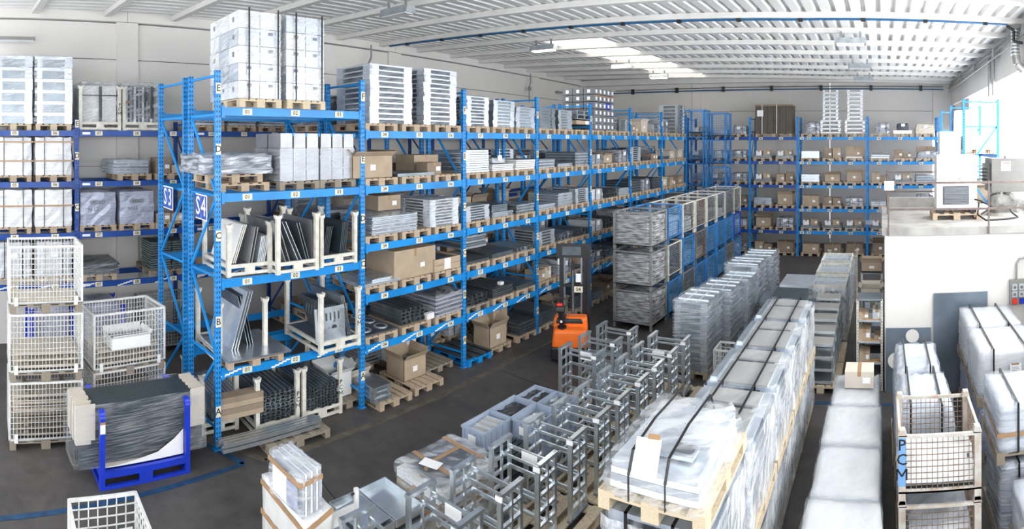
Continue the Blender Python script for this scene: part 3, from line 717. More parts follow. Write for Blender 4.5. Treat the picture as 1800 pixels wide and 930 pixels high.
mslot(5, C_, [('C', 1.12, .9, .56, .02, .05, 0, dict(m='card', label='very large taped cardboard box at position 05 on level C'))], detail=True)
mslot(6, C_, [('K', .78, .9, .26, 0, 0, 0, dict(label='low wooden crate with white note at position 06 level C'))])
mslot(4, B_, [('R', .8, 1.1, .05, 0, 0, 0, dict(label='grey sheets with round rings on pallet above number 04'))])
mslot(5, B_, [('P', .62, 1.0, .30, -.05, .05, .02, dict(m='galvd', nx=5, nz=4)), ('C', .2, .1, .12, .4, 0, .0, dict(m='brightwhite', tape=False))])
mslot(6, B_, [('S', .82, 1.1, .42, .05, 0, 0, dict(m=('purple', 'galvd'), n=10, wrap='clear', label='lilac tinted film-wrapped sheet stack beside number 06 level B'))])
mslot(4, 0, [('T', .42, .6, .30, -.3, .02, 0, dict(n=3, m='galv')), ('O', .5, .5, .3, -.3, .75, 0, dict(m='cardl'))], off=.1, xin=-.25)
mslot(5, 0, [('O', .6, .55, .42, -.05, .35, 0, dict(m='card', label='open box full of dark fittings on floor pallet under number 05'))], xin=-.2, off=.1)
mslot(6, 0, [('C', .7, .6, .45, -.4, .7, 0, dict(m='brightwhite', tape=False, label='white plastic crate on the floor under number 06'))], xin=.3, palm='woodg', detail=False)
# bay 3
mslot(7, F_, [('T', .75, 1.1, .66, .0, 0, 0, dict(n=9, wrap='thin'))]); mslot(8, F_, [('T', .8, 1.1, .62, .05, 0, 0, dict(n=8, m='galv'))]); mslot(9, F_, [('T', .78, 1.1, .5, 0, 0, 0, dict(n=7, m='galv', wrap='thin'))])
mslot(7, E_, [('S', .78, 1.0, .50, 0, 0, 0, dict(m=('pale', 'sheet'), n=10))]); mslot(8, E_, [('S', .8, 1.0, .16, 0, 0, 0, dict(m='plasticw', n=4)), ('W', .5, .5, .12, .1, .2, .17, dict(m='wrapw', straps=False))]); mslot(9, E_, [('S', .8, .9, .24, 0, 0, 0, dict(m='brightwhite', n=5))])
mslot(7, D_, [('T', .8, 1.0, .34, 0, 0, 0, dict(n=6)), ('C', .7, .4, .35, .2, .7, .1, dict(m='card'))]); mslot(8, D_, [('S', .8, 1.0, .12, 0, 0, 0, dict(m='sheet', n=4)), ('S', .6, .8, .16, 0, .1, .12, dict(m='galvd', n=4))]); mslot(9, D_, [('S', .75, 1.0, .22, 0, 0, 0, dict(m=('galvd', 'sheet')))])
mslot(7, C_, [('S', .8, 1.0, .06, 0, 0, 0, dict(m='galvd', n=2)), ('S', .8, .8, .30, .05, .15, .3, dict(m=('sheet', 'galvd'), n=5))]); mslot(8, C_, [('S', .8, 1.0, .10, 0, 0, 0, dict(m='galvd', n=3))]); mslot(9, C_, [('P', .7, 1.0, .1, 0, 0, 0, dict(m='galv', nx=4, nz=1))])
mslot(7, B_, [('P', .7, 1.0, .22, 0, 0, 0, dict(m='dark', nx=4, nz=3))], palm='woodg'); mslot(8, B_, [('S', .75, 1.0, .22, 0, 0, 0, dict(m='dark', n=5)), ('C', .12, .1, .07, .1, .1, .22, dict(m='brightwhite', tape=False, paper=False))]); mslot(9, B_, [('S', .75, 1.0, .10, 0, 0, 0, dict(m='galvd', n=3))])
mslot(7, 0, [('P', .8, 1.1, .03, 0, 0, 0, dict(m='dark', nx=3, nz=1))], palm='blue', off=.0, xin=-.0); mslot(8, 0, [('O', .62, .5, .46, -.05, .02, 0, dict(m='card', label='open cardboard box with white label on floor pallet under number 08'))], off=-.1); mslot(9, 0, [('C', .55, .5, .75, -.55, .4, 0, dict(m='card', label='tall cardboard box standing behind the open one under number 08')), ('S', .78, 1.0, .3, .1, 0, 0, dict(m='dark', n=4))], off=.05)
# bays 4 to 7: mixed goods
mix = random.Random(21)
recipes = [
    lambda r: [('S', .76, 1.0, r.uniform(.06, .25), 0, 0, 0, dict(m=r.choice(['sheet', 'galvd', 'dark', 'pale'])))],
    lambda r: [('S', .74, 1.0, r.uniform(.2, .45), 0, 0, 0, dict(m=r.choice([('sheet', 'galvd'), ('pale', 'sheet'), ('galvd', 'dark')])))],
    lambda r: [('T', .74, 1.0, r.uniform(.25, .5), 0, 0, 0, dict(n=r.randint(4, 7), m=r.choice(['pale', 'galv', 'galvd'])))],
    lambda r: [('O', .6, .5, r.uniform(.25, .4), r.uniform(-.08, .08), .1, 0, dict(m=r.choice(['card', 'cardl', 'cardd'])))],
    lambda r: [('C', .36, .4, r.uniform(.2, .4), -.19, .05, 0, dict(m=r.choice(['card', 'cardd']))), ('C', .32, .4, r.uniform(.15, .3), .19, .1, 0, dict(m=r.choice(['card', 'cardl'])))],
    lambda r: [('P', .7, 1.0, r.uniform(.1, .3), 0, 0, 0, dict(m=r.choice(['galvd', 'dark', 'galv']), nx=4, nz=2))],
    lambda r: [('W', .7, .9, r.uniform(.25, .5), 0, 0, 0, dict(m=r.choice(['wrapg', 'wrapw', 'wrapg'])))],
    lambda r: [('S', .76, 1.0, .08, 0, 0, 0, dict(m='galvd', n=3)), ('C', .3, .3, .18, .1, .1, .08, dict(m=r.choice(['card', 'brightwhite'])))]]
special = {(10, F_): [('T', .78, 1.1, .55, 0, 0, 0, dict(n=7, m='galvd'))], (11, F_): [('T', .7, 1.1, .52, 0, 0, 0, dict(n=7, m='galv'))], (12, F_): [('P', 1.4, 1.0, .25, .4, 0, .3, dict(m='galv', nx=3, nz=2)), ('K', 1.2, 1.0, .12, .3, .0, .15, dict())],
           (14, F_): [('S', .76, 1.0, .5, 0, 0, 0, dict(m=('sheet', 'galvd'), n=8))], (16, F_): [],
           (17, F_): [],
           (19, F_): [('W', .7, .9, .55, 0, 0, 0, dict(m='wrapg'))], (21, F_): [('T', .75, .9, 1.2, 0, 0, 0, dict(n=8, m='galv', label='far tower of grey metal trays at the end of the top level'))]}
for num in range(10, 22):
    for z in (0, B_, C_, D_, E_, F_):
        it = special.get((num, z)) or mix.choice(recipes)(mix)
        if z == F_ and (num, z) not in special and mix.random() < .25: it = []
        mslot(num, z, it, detail=False, off=0)
M['bingrey'] = mat('grey_plastic_box', (.17, .18, .20), .4, 0, .1, 4)
t = thing('plastic_box_tower', 'tall tower of small grey plastic boxes with one blue box, on the top level', 'boxes', (-8.22, 14.62, F_ + .146), RZ, 'goods on the long aisle rack')
for k in range(6):
    for a in range(5):
        for q in range(3):
            if a and q and k < 5: continue
            p = piece('plastic_box', 'rblue' if (k, a, q) == (3, 3, 0) else 'bingrey', t, (.13 + .26 * a, .19 + .38 * q, .105 + .215 * k), (.245, .36, .195))
            if q == 0: MB().box(.08 + .26 * a, -.006, .05 + .215 * k, .18 + .26 * a, .0, .15 + .215 * k).build('paper_label', 'paper', t)
            if a == 0: MB().box(-.006, .14 + .38 * q, .05 + .215 * k, .0, .24 + .38 * q, .15 + .215 * k).build('paper_label', 'paper', t)
MB().box(-.01, -.012, 1.02, 1.31, -.007, 1.06).build('tape', 'tape', t)
# rear row: goods seen between the front ones
WR = 'rear row'
def rslot(num, z, items, pal=True):
    i = (num - 1) // 3; p = (num - 1) % 3; y = MP[i] + .5 + .9 * p - .2
    L_ = LET[1 if i == 0 else 2][z]
    where = 'at the rear row, behind number %02d level %s' % (num, L_)
    z0 = z
    if pal: pallet((-9.55, y, z), RZ, uniq('wooden pallet ' + where), False, mix.choice(['wood', 'woodg']), .78, 1.1, 'wooden pallets in the rear row'); z0 += .146
    for k, (code, w, d, h, dx, dy, dz, kw) in enumerate(items):
        put(code, (-9.57 - dy, y + dx, z0 + dz), RZ, w, d, h, where, 'goods in the rear rack row', num * 37 + int(z * 10) + k, **dict(kw))
for num in range(4, 22):
    for z in (0, B_, C_, D_, E_):
        if mix.random() < .62: rslot(num, z, mix.choice([recipes[3], recipes[4], recipes[1], recipes[2], recipes[6], recipes[3]])(mix))
for num in (5, 7, 9, 10, 12): rslot(num, F_, [('T', .74, 1.0, .5, 0, 0, 0, dict(n=6, m='galvd'))])
rslot(4, F_, [('T', .78, 1.0, .6, 0, 0, 0, dict(n=6, m='galvd', wrap='thin', label='grey wrapped cage load on the rear row behind number 04'))])

# bay 1, the near end of the rack
def carton_tower(y0, y1, lab, seed):
    t = thing('carton_tower', lab, 'boxes', (-8.22, y0, 5.62), RZ, 'tall wrapped carton towers'); w = y1 - y0; d = 1.25; r = random.Random(seed); h = 0
    pallet((-8.18, (y0 + y1) / 2, 5.472), RZ, 'wooden pallet under the ' + lab, True, 'woodl', .76, 1.2)
    for k in range(5):
        for a in range(2):
            for q in range(3):
                piece('carton', 'white' if r.random() < .5 else 'pale', t, (w * (.25 + .5 * a), d * (q + .5) / 3, .145 + k * .285), (w / 2 - .012, d / 3 - .014, .275))
                if r.random() < .7: MB().box(-.03, -.05, -.002, .03, .05, 0).build('paper_label', 'inkg', t, (w * (.1 + .5 * a), d * (q + .5) / 3, .2 + k * .285)) if False else None
            if r.random() < .8: MB().box(w * (.25 + .5 * a) - .04, -.004, .19 + k * .285, w * (.25 + .5 * a) + .04, .002, .24 + k * .285).build('printed_mark', 'inkg', t)
        for q in range(3):
            if y0 < 4 and r.random() < .8: MB().box(-.004, d * (q + .5) / 3 - .03, .12 + k * .285, .003, d * (q + .5) / 3 + .03, .2 + k * .285).build('printed_mark', 'inkg', t)
    MB().wrapbox(-.02, -.03, 0, w + .02, d + .02, 1.44, .012, 8, seed).build('stretch_wrap', 'haze', t)
    for sx in (.22, .9): MB().box(w * sx - .012, -.055, 0, w * sx + .012, -.04, 1.47).build('strap', 'strap', t)
carton_tower(3.72, 4.50, 'strapped tower of white cartons at the rack end, top level', 3); carton_tower(4.60, 5.36, 'strapped tower of white cartons second from the rack end, top level', 5)
D1, C1, B1z = 4.09, 2.72, 1.29
pallet((-8.45, 3.95, D1), RZ, 'lower of two stacked pallets above number 01, level D', True, 'wood', .9, 1.2); pallet((-8.5, 3.80, D1 + .146), RZ, 'upper of two stacked pallets above number 01, level D', True, 'wood', 1.0, 1.2)
t = thing('wrapped_profiles', 'long film-wrapped bundle of white profiles above number 01, level D', 'wrapped goods', (-8.45, 3.85, D1 + .295), RZ, 'goods on the long aisle rack')
for k in range(5):
    for j in range(3): piece('profile', 'pale' if (k + j) % 2 else 'white', t, (-.05 + .1 * j, .12 + k * .22, .06 + j * .1), (1.1 - .1 * j, .2, .09))
MB().wrapbox(-.66, -.03, 0, .62, 1.2, .34, .025, 8, 2).build('stretch_wrap', 'wrapg', t)
pallet((-8.35, 4.95, D1), RZ, 'wooden pallet under the grey notched panels, above number 02', True, 'woodg', .8, 1.2); pallet((-8.35, 5.75, D1), RZ, 'wooden pallet under the grey notched panels, above number 03', True, 'woodg', .78, 1.2)
for y, w, lab in ((4.93, .78, 'tall grey metal cabinets with notched tops above number 02'), (5.72, .74, 'tall film-wrapped metal cabinets with notched tops above number 03')):
    t = thing('metal_cabinet_stack', lab, 'cabinets', (-8.36, y, D1 + .146), RZ, 'goods on the long aisle rack')
    for a in range(3):
        for q in range(2):
            x = (a - 1) * w / 3
            piece('panel', 'cabmetal', t, (x, .2 + .5 * q, .29), (w / 3 - .012, .45, .56)); piece('panel', 'cabmetal', t, (x, .2 + .5 * q, .70), (w / 3 - .03, .45, .25))
            piece('notch', 'blue', t, (x + w / 6, -.03 + .5 * q, .80), (.03, .02, .06))
    MB().wrapbox(-w / 2 - .02, -.05, 0, w / 2 + .02, 1.0, .57, .01, 6, 4).build('stretch_wrap', 'clear', t)
def sheets_leaning(t, n, x0, w, d, h, lean, m, th=.012, gap=.03):
    for k in range(n):
        o = piece('panel', m if isinstance(m, str) else m[k % len(m)], t, (x0 + k * gap + lean / 2, d, .2 + h / 2), (th, w, h), (0, math.atan2(lean, h), 0))
# stillages on level C of bay 1 (3) and level B
s1 = stillage((-8.32, 3.98, C1), RZ, .82, 1.15, .80, 'white post stillage above number 01 level C with leaning sheets', 'white post stillages', 'cream', False)
s2 = stillage((-8.12, 4.78, C1), RZ, .82, 1.25, .92, 'white post stillage standing proud above number 02 level C with leaning sheets', 'white post stillages', 'cream', False)
s3 = stillage((-8.22, 5.68, C1), RZ, .80, 1.2, .86, 'white post stillage above number 03 level C with dark panels', 'white post stillages', 'cream', False)
def leaning(base, lab, pieces_, grp='leaning sheet packs', mat_='sheet'):
    t = thing('sheet_pack', lab, 'sheets', base, RZ, grp)
    for (x, yc, w, h, lean, m, n, gap, th) in pieces_:
        for k in range(n): piece('sheet', m, t, (x + k * gap + lean / 2, yc, h / 2 * cos(math.atan2(lean, h)) ), (th, w, h), (0, math.atan2(lean, h), 0))
    return t
leaning((-8.32, 3.98, C1 + .19), 'dark and white sheets leaning in the stillage above number 01', [(-.28, .6, .9, .66, .22, 'white', 3, .035, .012), (.0, .55, 1.0, .6, .12, 'cabmetal', 2, .05, .01), (.16, .55, 1.0, .44, .08, 'pale', 5, .03, .018)])
leaning((-8.12, 4.78, C1 + .19), 'wide ribbed sheets leaning in the stillage above number 02', [(-.20, .6, 1.05, .72, -.24, 'cabmetal', 2, .08, .012), (.05, .6, 1.05, .74, -.34, 'sheet', 2, .07, .012), (.22, .6, 1.0, .66, -.20, 'galvd', 2, .05, .012), (.34, .6, 1.0, .66, -.02, 'cabmetal', 3, .02, .01)])
leaning((-8.22, 5.68, C1 + .19), 'dark corrugated panels leaning in the stillage above number 03', [(-.25, .6, .9, .50, .10, 'slate', 4, .035, .02), (.08, .6, 1.0, .56, .08, 'slate', 4, .035, .02)])
s4 = stillage((-8.02, 5.58, B1z), RZ, .86, 1.25, .98, 'white marked post stillage above number 03 level B with perforated sheets', 'white post stillages', 'cream', True)
t = leaning((-8.02, 5.58, B1z + .19), 'large perforated grey sheets leaning in the stillage above number 03', [(.22, .62, 1.05, .74, -.16, 'sheet', 3, .03, .01), (.0, .6, .95, .62, -.2, 'galvd', 5, .04, .01)])
for q in range(5): piece('slot', 'galvd', t, (-.40 + .0 * q, .15 + q * .09, .5), (.006, .03, .16), (0, .1, 0))
p_ = thing('perforated_sheet', 'grey sheet with slots and round hole on front of level B stillage', 'sheets', (-8.075, 5.18, B1z + .2), 0, 'leaning sheet packs')
piece('sheet', 'sheet', p_, (-.02, .22, .28), (.012, .62, .56), (0, -.1, 0))
for q in range(5): piece('slot', 'dark', p_, (-.012 - .01, .06 + q * .085, .40), (.012, .028, .13), (0, -.1, 0))
MB().tube((-.02, .30, .20), (-.004, .30, .198), .055, 20).build('round_hole', 'dark', p_)
for a in (0, pi / 2, pi, -pi / 2): MB().tube((-.02, .30 + .12 * cos(a), .20 + .12 * sin(a)), (-.006, .30 + .12 * cos(a), .20 + .12 * sin(a)), .03, 14).build('knockout', 'galv', p_)
s5 = stillage((-8.45, 3.92, B1z - .03), RZ, .9, 1.1, .95, 'white post stillage behind the end upright on level B with tall panels', 'white post stillages', 'cream', False)
leaning((-8.45, 3.92, B1z + .16), 'tall grey panels leaning behind the end upright on level B', [(-.2, .55, 1.0, 1.0, .3, 'pale', 3, .05, .012), (.15, .62, .95, .9, -.2, 'galvd', 3, .05, .012)])
pallet((-8.16, 4.02, B1z), RZ, 'wooden pallet with grey sheets above number 01 level B', True, 'wood', 1.0, 1.15)
L_sheets((-8.1, 4.05, B1z + .146), RZ, 1.15, 1.2, .035, 'flat grey metal sheets on pallet above number 01 level B', 'goods on the long aisle rack', rnd, 'galv', 2, jit=.02)
# floor under bay 1
for y, lab, nx, nz, m in ((4.52, 'white marked stillage with dark channel profiles under number 01', 7, 9, 'galvd'), (5.42, 'white stillage with stacked thin channels under number 03', 9, 8, 'galvd')):
    stillage((-8.35, y, 0), RZ, .84, 1.2, .92, lab, 'white post stillages', 'cream', True)
    L_prof((-8.37, y, .2), RZ, .66, 1.15, .50 if y < 5 else .42, 'dark channel profiles stacked in the stillage ' + ('under number 02' if y < 5 else 'under number 03'), 'profile bundles under the rack', rnd, m, nx, nz)
stillage((-8.75, 3.62, 0), RZ, .7, 1.0, .95, 'white marked stillage with thin profiles under the rack end', 'white post stillages', 'cream', True)
L_prof((-8.78, 3.75, .25), RZ, .55, 1.0, .4, 'thin silver profiles lying in the end stillage', 'profile bundles under the rack', rnd, 'galv', 8, 3)
t = thing('cardboard_bundle', 'long flat cardboard packs strapped behind the end upright', 'box', (-8.33, 3.75, .42), RZ, None)
for k in range(4): piece('carton', 'cardd' if k % 2 else 'card', t, (.05, .1, .05 + k * .09), (.85, .22, .085))
pallet((-7.78, 4.62, 0), RZ, 'old pallet on the floor in front of number 02', True, 'woodg', 1.15, .62)
t = thing('silver_profiles', 'long silver perforated profiles lying on pallet by the end upright', 'metal profiles', (-7.9, 4.2, .15), RZ)
for k in range(7):
    o = addmesh('profile', profmesh('galv'), t, (0, 0, 0)); o.location = (-.02 + .02 * (k % 3), .0 + .075 * (k % 4), .05 + .075 * (k // 4)); o.scale = (.07, 1.75, .06); o.rotation_euler = (0, 0, radians(90))
# plastic crates and box on the floor of bay 1 and 2
L_open((-8.6, 5.98, .15), RZ, .5, .5, .45, 'white and blue box with lid open on floor behind upright near number 03', None, rnd, 'brightwhite')
pallet((-8.42, 6.05, 0), RZ, 'pallet on the floor behind the second upright', True, 'woodg', .7, 1.1)

# ------------------------------------------------------------------ goods on the left wall rack
lm = Matrix.Translation(Vector(LRO)) @ Matrix.Rotation(LW, 4, 'Z')
def lp(x, y, z): return tuple(lm @ Vector((x, y, z)))
def lslot(num, lev, items, pal=True, det=False, off=0, palm='wood'):
    i = (num - 1) // 3; p = (num - 1) % 3; x = LP[i] + .5 + .9 * p + off - .02; z = 0 if lev < 0 else LZ[lev]
    sh_ = ['bottom', 'third', 'second', 'top'][lev] if lev >= 0 else 'floor'
    where = 'at number %02d, %s level of the wall rack' % (num, sh_)
    if pal: pallet(lp(x, .0, z), LW, uniq('wooden pallet ' + where), det, palm, .8, 1.1, 'wooden pallets on the wall rack'); z += .146
    for k, (code, w, d, h, dx, dy, dz, kw) in enumerate(items):
        put(code, lp(x + dx, dy, z + dz), LW, w, d, h, where, 'goods on the left wall rack', num * 41 + lev + k, **dict(kw))
def tower(code_lab, n=5): return
for num, lab in ((5, 'tall strapped silver wrapped block at number 05 top of wall rack'), (6, 'tall strapped silver wrapped block at number 06 top of wall rack')):
    lslot(num, 3, [('T', .84, 1.0, 1.5, 0, 0, 0, dict(n=6, m='galv', wrap='haze', label=lab))], det=True, palm='woodl')
for num in (5, 6):
    lslot(num, 2, [('W', .84, 1.0, .86, 0, 0, 0, dict(m='wrapb', taper=0, label='white wrapped panel stack with tape bands at number %02d second level' % num))], det=True)
    lslot(num, 1, [('W', .86, 1.0, .84, 0, 0, 0, dict(m='wrapb', taper=0, label='white strapped panel stack with tape band at number %02d third level' % num))], det=True)
    for z, hs in ((LZ[2] + .146, (.30, .72)), (LZ[1] + .146, (.45,))):
        own = [o for o in bpy.context.scene.objects if o.name.startswith('wrapped_block') and (Vector(o.location) - Vector(lp(LP[1] + .5 + .9 * (num - 4) - .02, 0, z))).length < .02]
        for o in own:
            for hh in hs: MB().box(-.44, -.028, hh, .44, -.02, hh + .035).build('tape_band', 'tape', o)
    lslot(num, 0, [('W', .8, 1.0, .8, 0, 0, 0, dict(m='wrapw'))])
lslot(4, 2, [('W', .8, 1.0, .8, 0, 0, 0, dict(m='wrapw'))]); lslot(4, 1, [('W', .8, 1.0, .8, 0, 0, 0, dict(m='wrapw'))])
for k, x in enumerate((7.05, 8.05)):
    xx = LP[2] + .55 + 1.02 * k
    stillage(lp(xx, .0, LZ[3]), LW, .98, 1.1, .95, ['white marked post stillage with wrapped panels above wall number 07', 'white marked post stillage with wrapped panels above wall number 08'][k], 'white post stillages on the wall rack', 'cream', True)
    t = thing('wrapped_panel_load', ['upright wrapped panels in the stillage above wall number 07', 'upright wrapped panels in the stillage above wall number 08'][k], 'wrapped goods', lp(xx, .1, LZ[3] + .19), LW, 'wrapped panels on the wall rack')
    for q in range(8): piece('panel', 'white' if k == 0 else ('pale', 'galvd')[q % 2], t, (0 if k == 0 else -.36 + q * .1, .1 + q * .1 if k == 0 else .45, .42), (.84, .03, .84) if k == 0 else (.05, .85, .84))
    MB().wrapbox(-.44, -.03, 0, .44, .93, .95, .015, 6, k).build('stretch_wrap', 'haze', t)
    if k == 0: MB().box(-.5, -.06, .60, .5, -.045, .62).build('strap', 'strap', t); MB().box(-.02, -.05, .02, .05, -.04, .82).build('dark_strip', 'dark', t)
    else: MB().box(-.40, -.055, .45, -.3, -.045, .50).build('tape', 'tape', t); MB().box(.05, -.05, .5, .12, -.04, .72).build('dark_slot', 'dark', t); MB().box(.2, -.05, .1, .26, -.04, .85).build('dark_strip', 'dark', t)
for num in (10, 11, 12, 13, 14): lslot(num, 3, [('S', .78, .9, .30, 0, 0, 0, dict(m=('pale', 'sheet'), n=4))])
lslot(8, 2, [('S', .85, 1.0, .32, -.1, 0, 0, dict(m=('sheet', 'pale'), n=9, label='wrapped stack of thin grey sheets at wall number 08 second level', wrap='clear'))], det=True)
for num in (7, 8):
    t0 = L_wrap(lp(LP[2] + .5 + .93 * (num - 7), 0, LZ[1] + .146), LW, .86, 1.0, .76, 'bluish foil-wrapped block with handwriting at wall number %02d' % num, 'foil blocks on the wall rack', rnd, 'purple', False, taper=.02, paper=False)
    b = MB(); b.text('0808D', .13, basis((-.02, -.04, .52), (1, 0, .02), (0, 0, 1))).text('N 12', .12, basis((-.12, -.04, .36), (1, 0, .1), (0, 0, 1))); b.build('handwriting', 'inkg', t0)
    pallet(lp(LP[2] + .5 + .93 * (num - 7), 0, LZ[1]), LW, 'wooden pallet under the foil block at wall number %02d' % num, True, 'wood', .85, 1.1)
lslot(7, 0, [('S', .92, 1.0, .24, 0, 0, 0, dict(m='slate', n=5, wrap='clear', label='low wrapped stack of dark slate panels at wall number 07'))], det=True, off=.05)
t = thing('steel_bundle', 'tall bundle of green-grey pressed steel parts at wall number 09', 'metal parts', lp(LP[2] + 2.15, 0, LZ[0] + .146), LW, None)
for a in range(3):
    for k in range(12): piece('pressed_part', 'green' if (k + a) % 2 else 'galvd', t, (-.27 + .27 * a, .35, .03 + k * .055), (.24, .7, .04), (0, 0, .02 * ((k * 7 + a) % 3 - 1)))
pallet(lp(LP[2] + 2.15, 0, LZ[0]), LW, 'wooden pallet under the green-grey steel parts', True, 'woodg', .8, 1.1)
for num in (9, 10, 11, 12, 13, 14, 15, 16, 18, 20, 22):
    for lev in (-1, 0, 1, 2):
        if mix.random() < .6 and not (num == 9 and lev == 0): lslot(num, lev, mix.choice([recipes[3], recipes[4], recipes[3], recipes[2]])(mix))
for k, xx in enumerate((LP[2] - .55, LP[2] + .62)):
    t = stillage(lp(xx, -.05, .0), LW, 1.0, 1.0, 1.15, ['blue post stillage with wrapped goods directly behind the mesh cages', 'blue post stillage with foil-wrapped panels between cages and wall rack'][k], 'blue stillages under the wall rack', 'rblue', False)
    L_wrap(lp(xx, .08, .19), LW, .86, .85, 1.05, ['foil block inside the outer blue stillage under the wall rack', 'foil block inside the inner blue stillage under the wall rack'][k], 'foil blocks in blue stillages', rnd, 'purple', False, paper=False)
cage(lp(LP[2] + 2.2, -.1, 0), LW, 1.2, .9, 1.2, 'dark rusty mesh cage standing under wall number 09', None, 'greywire', 'greywire', .08, wr=.004)

# ------------------------------------------------------------------ goods on the back wall rack
def bslot(bay, p, lev, items, pal=True, n=3, palm='wood'):
    x0, x1 = BP[bay], BP[bay + 1]; x = x0 + .08 + (x1 - x0 - .16) * (p + .5) / n; z = 0 if lev < 0 else BZ[lev]
    names = ['cage-side', 'narrow', 'dark-beamed', 'window-end']; lv = ['floor', 'lowest', 'second', 'third', 'fourth', 'top'][lev + 1]
    sl = ['aisle-side', 'middle', 'window-side'][p] if n == 3 else ['aisle-side', 'window-side'][p]
    where = 'at %s slot, %s shelf, %s bay of back rack' % (sl, lv, names[bay])
    if pal: pallet((x, 23.92, z), 0, uniq('wooden pallet ' + where), False, palm, .8, 1.1, 'wooden pallets on the back rack'); z += .146
    for k, (code, w, d, h, dx, dy, dz, kw) in enumerate(items):
        put(code, (x + dx, 23.95 + dy, z + dz), 0, w, d, h, where, 'goods on the back wall rack', bay * 100 + p * 10 + lev + k, **dict(kw))
brec = [
    lambda r: [('C', .34, .4, r.uniform(.2, .42), -.19, .05, 0, dict(m=r.choice(['card', 'cardd']))), ('C', .34, .4, r.uniform(.2, .5), .19, .1, 0, dict(m=r.choice(['card', 'cardd'])))],
    lambda r: [('O', .66, .5, r.uniform(.3, .45), 0, .1, 0, dict(m=r.choice(['card', 'cardd'])))],
    lambda r: [('S', .78, 1.0, r.uniform(.15, .4), 0, 0, 0, dict(m=r.choice([('sheet', 'pale'), ('pale', 'galvd')])))],
    lambda r: [('C', .7, .5, r.uniform(.3, .5), 0, .1, 0, dict(m=r.choice(['card', 'cardd'])))],
    lambda r: [('W', .74, .8, r.uniform(.2, .5), 0, 0, 0, dict(m=r.choice(['wrapg', 'wrapw'])))],
    lambda r: [('S', .78, 1.0, .1, 0, 0, 0, dict(m='galvd', n=3)), ('C', .25, .3, .2, -.2, .1, .1, dict(m='brightwhite')), ('C', .3, .3, .25, .15, .1, .1, dict(m='card'))]]
bspec = {(1, 0, 4): [('S', .0, 0, 0, 0, 0, 0, {})], (3, 1, 4): [('S', .8, .8, .14, 0, 0, 0, dict(m='pale', n=3)), ('W', .5, .5, .28, 0, .1, .15, dict(m='dark', straps=False))], (3, 2, 4): [('W', .85, .7, .42, 0, 0, 0, dict(m='cardl', straps=False, taper=.2))],
         (3, 0, 4): [('W', .6, .5, .45, .1, 0, 0, dict(m='wrapg'))], (2, 0, 4): [('W', .6, .5, .5, .1, 0, 0, dict(m='wrapg'))], (3, 2, 3): [('C', .85, .3, .5, .1, .5, 0, dict(m='card')), ('W', .9, .5, .3, .1, 0, 0, dict(m='wrapg', straps=False, taper=.3))],
         (2, 2, 3): [('C', .8, .4, .5, 0, .3, 0, dict(m='card')), ('S', .7, .3, .07, 0, 0, 0, dict(m='brightwhite', n=2))]}
for bay, n in ((0, 3), (1, 2), (2, 3), (3, 3)):
    for lev in range(-1, 5):
        for p in range(n):
            if bay == 1 and lev == 4: continue
            if lev == 4 and bay == 2 and p > 0: continue
            bslot(bay, p, lev, bspec.get((bay, p, lev)) or mix.choice(brec)(mix), n=n)
pallet((-4.67, 23.92, BZ[4]), 0, 'wide pallet under the huge dark carton block on back rack', True, 'wood', 1.6, 1.1); 
M['cardblack'] = mat('very_dark_cardboard', (.10, .085, .07), .8, 0, .12, 3)
t = thing('dark_carton_block', 'huge dark brown strapped carton block on top of back rack', 'boxes', (-4.67, 23.9, BZ[4] + .146))
for k in range(6): piece('carton', 'cardblack', t, (-.68 + .272 * k, .45, .60), (.262, .9, 1.2))
piece('cover', 'cardin', t, (0, .45, 1.23), (1.66, .94, .07))
for x in (-.5, .15): MB().box(x - .012, -.03, 0, x + .012, -.012, 1.27).build('strap', 'paper', t)
MB().box(-.72, -.04, .75, -.45, -.02, 1.02).build('paper_label', 'paper', t)
for k, x in enumerate((-2.2, -1.15)):
    pallet((x, 23.92, BZ[4]), 0, ['pallet under the aisle-side ladder-like tower on back rack', 'pallet under the window-side ladder-like tower on back rack'][k], False)
    t = thing('crossed_beam_tower', ['slim tall tower of crisscross white profiles on back rack', 'wide-footed tall tower of crisscross white profiles on back rack'][k], 'metal profiles', (x, 23.95, BZ[4] + .146), 0, 'profile towers on the back rack')
    for q in range(22):
        w = .86 if q < 7 else .66
        if q % 2: piece('profile', 'pale', t, (-w / 2 + .05, .4, .04 + q * .085), (.09, .7, .07)); piece('profile', 'pale', t, (w / 2 - .05, .4, .04 + q * .085), (.09, .7, .07))
        else: piece('profile', 'plasticw', t, (0, .08, .04 + q * .085), (w, .09, .07)); piece('profile', 'pale', t, (0, .7, .04 + q * .085), (w, .09, .07))
# blue cage towers at the end of the aisle rack
for c, (x, y) in enumerate(((-7.98, 22.95), (-7.0, 22.95))):
    for k in range(5):
        cage((x, y, .0 + k * 1.17 + (.5 if c == 0 else .35)), 0, .92, .9, 1.12, '%s blue mesh cage in the %s tower at the end of the aisle rack' % (['lowest', 'second lowest', 'middle', 'second highest', 'topmost'][k], ['rack-side', 'outer'][c]), 'blue cages at the end of the aisle rack', 'cageblue', 'cageblue', .1, post=.07, wr=.004, sides='fr')
    MB
for c, (x, y) in enumerate(((-7.98, 22.95), (-7.0, 22.95))):
    pallet((x, y, 0), 0, ['pallet at the foot of the rack-side blue cage tower', 'pallet at the foot of the outer blue cage tower'][c], False)
    L_sheets((x, y, .146), 0, .8, .8, .34 if c == 0 else .2, ['flat sheets under the rack-side blue cage tower', 'flat sheets under the outer blue cage tower'][c], None, rnd, 'galvd')
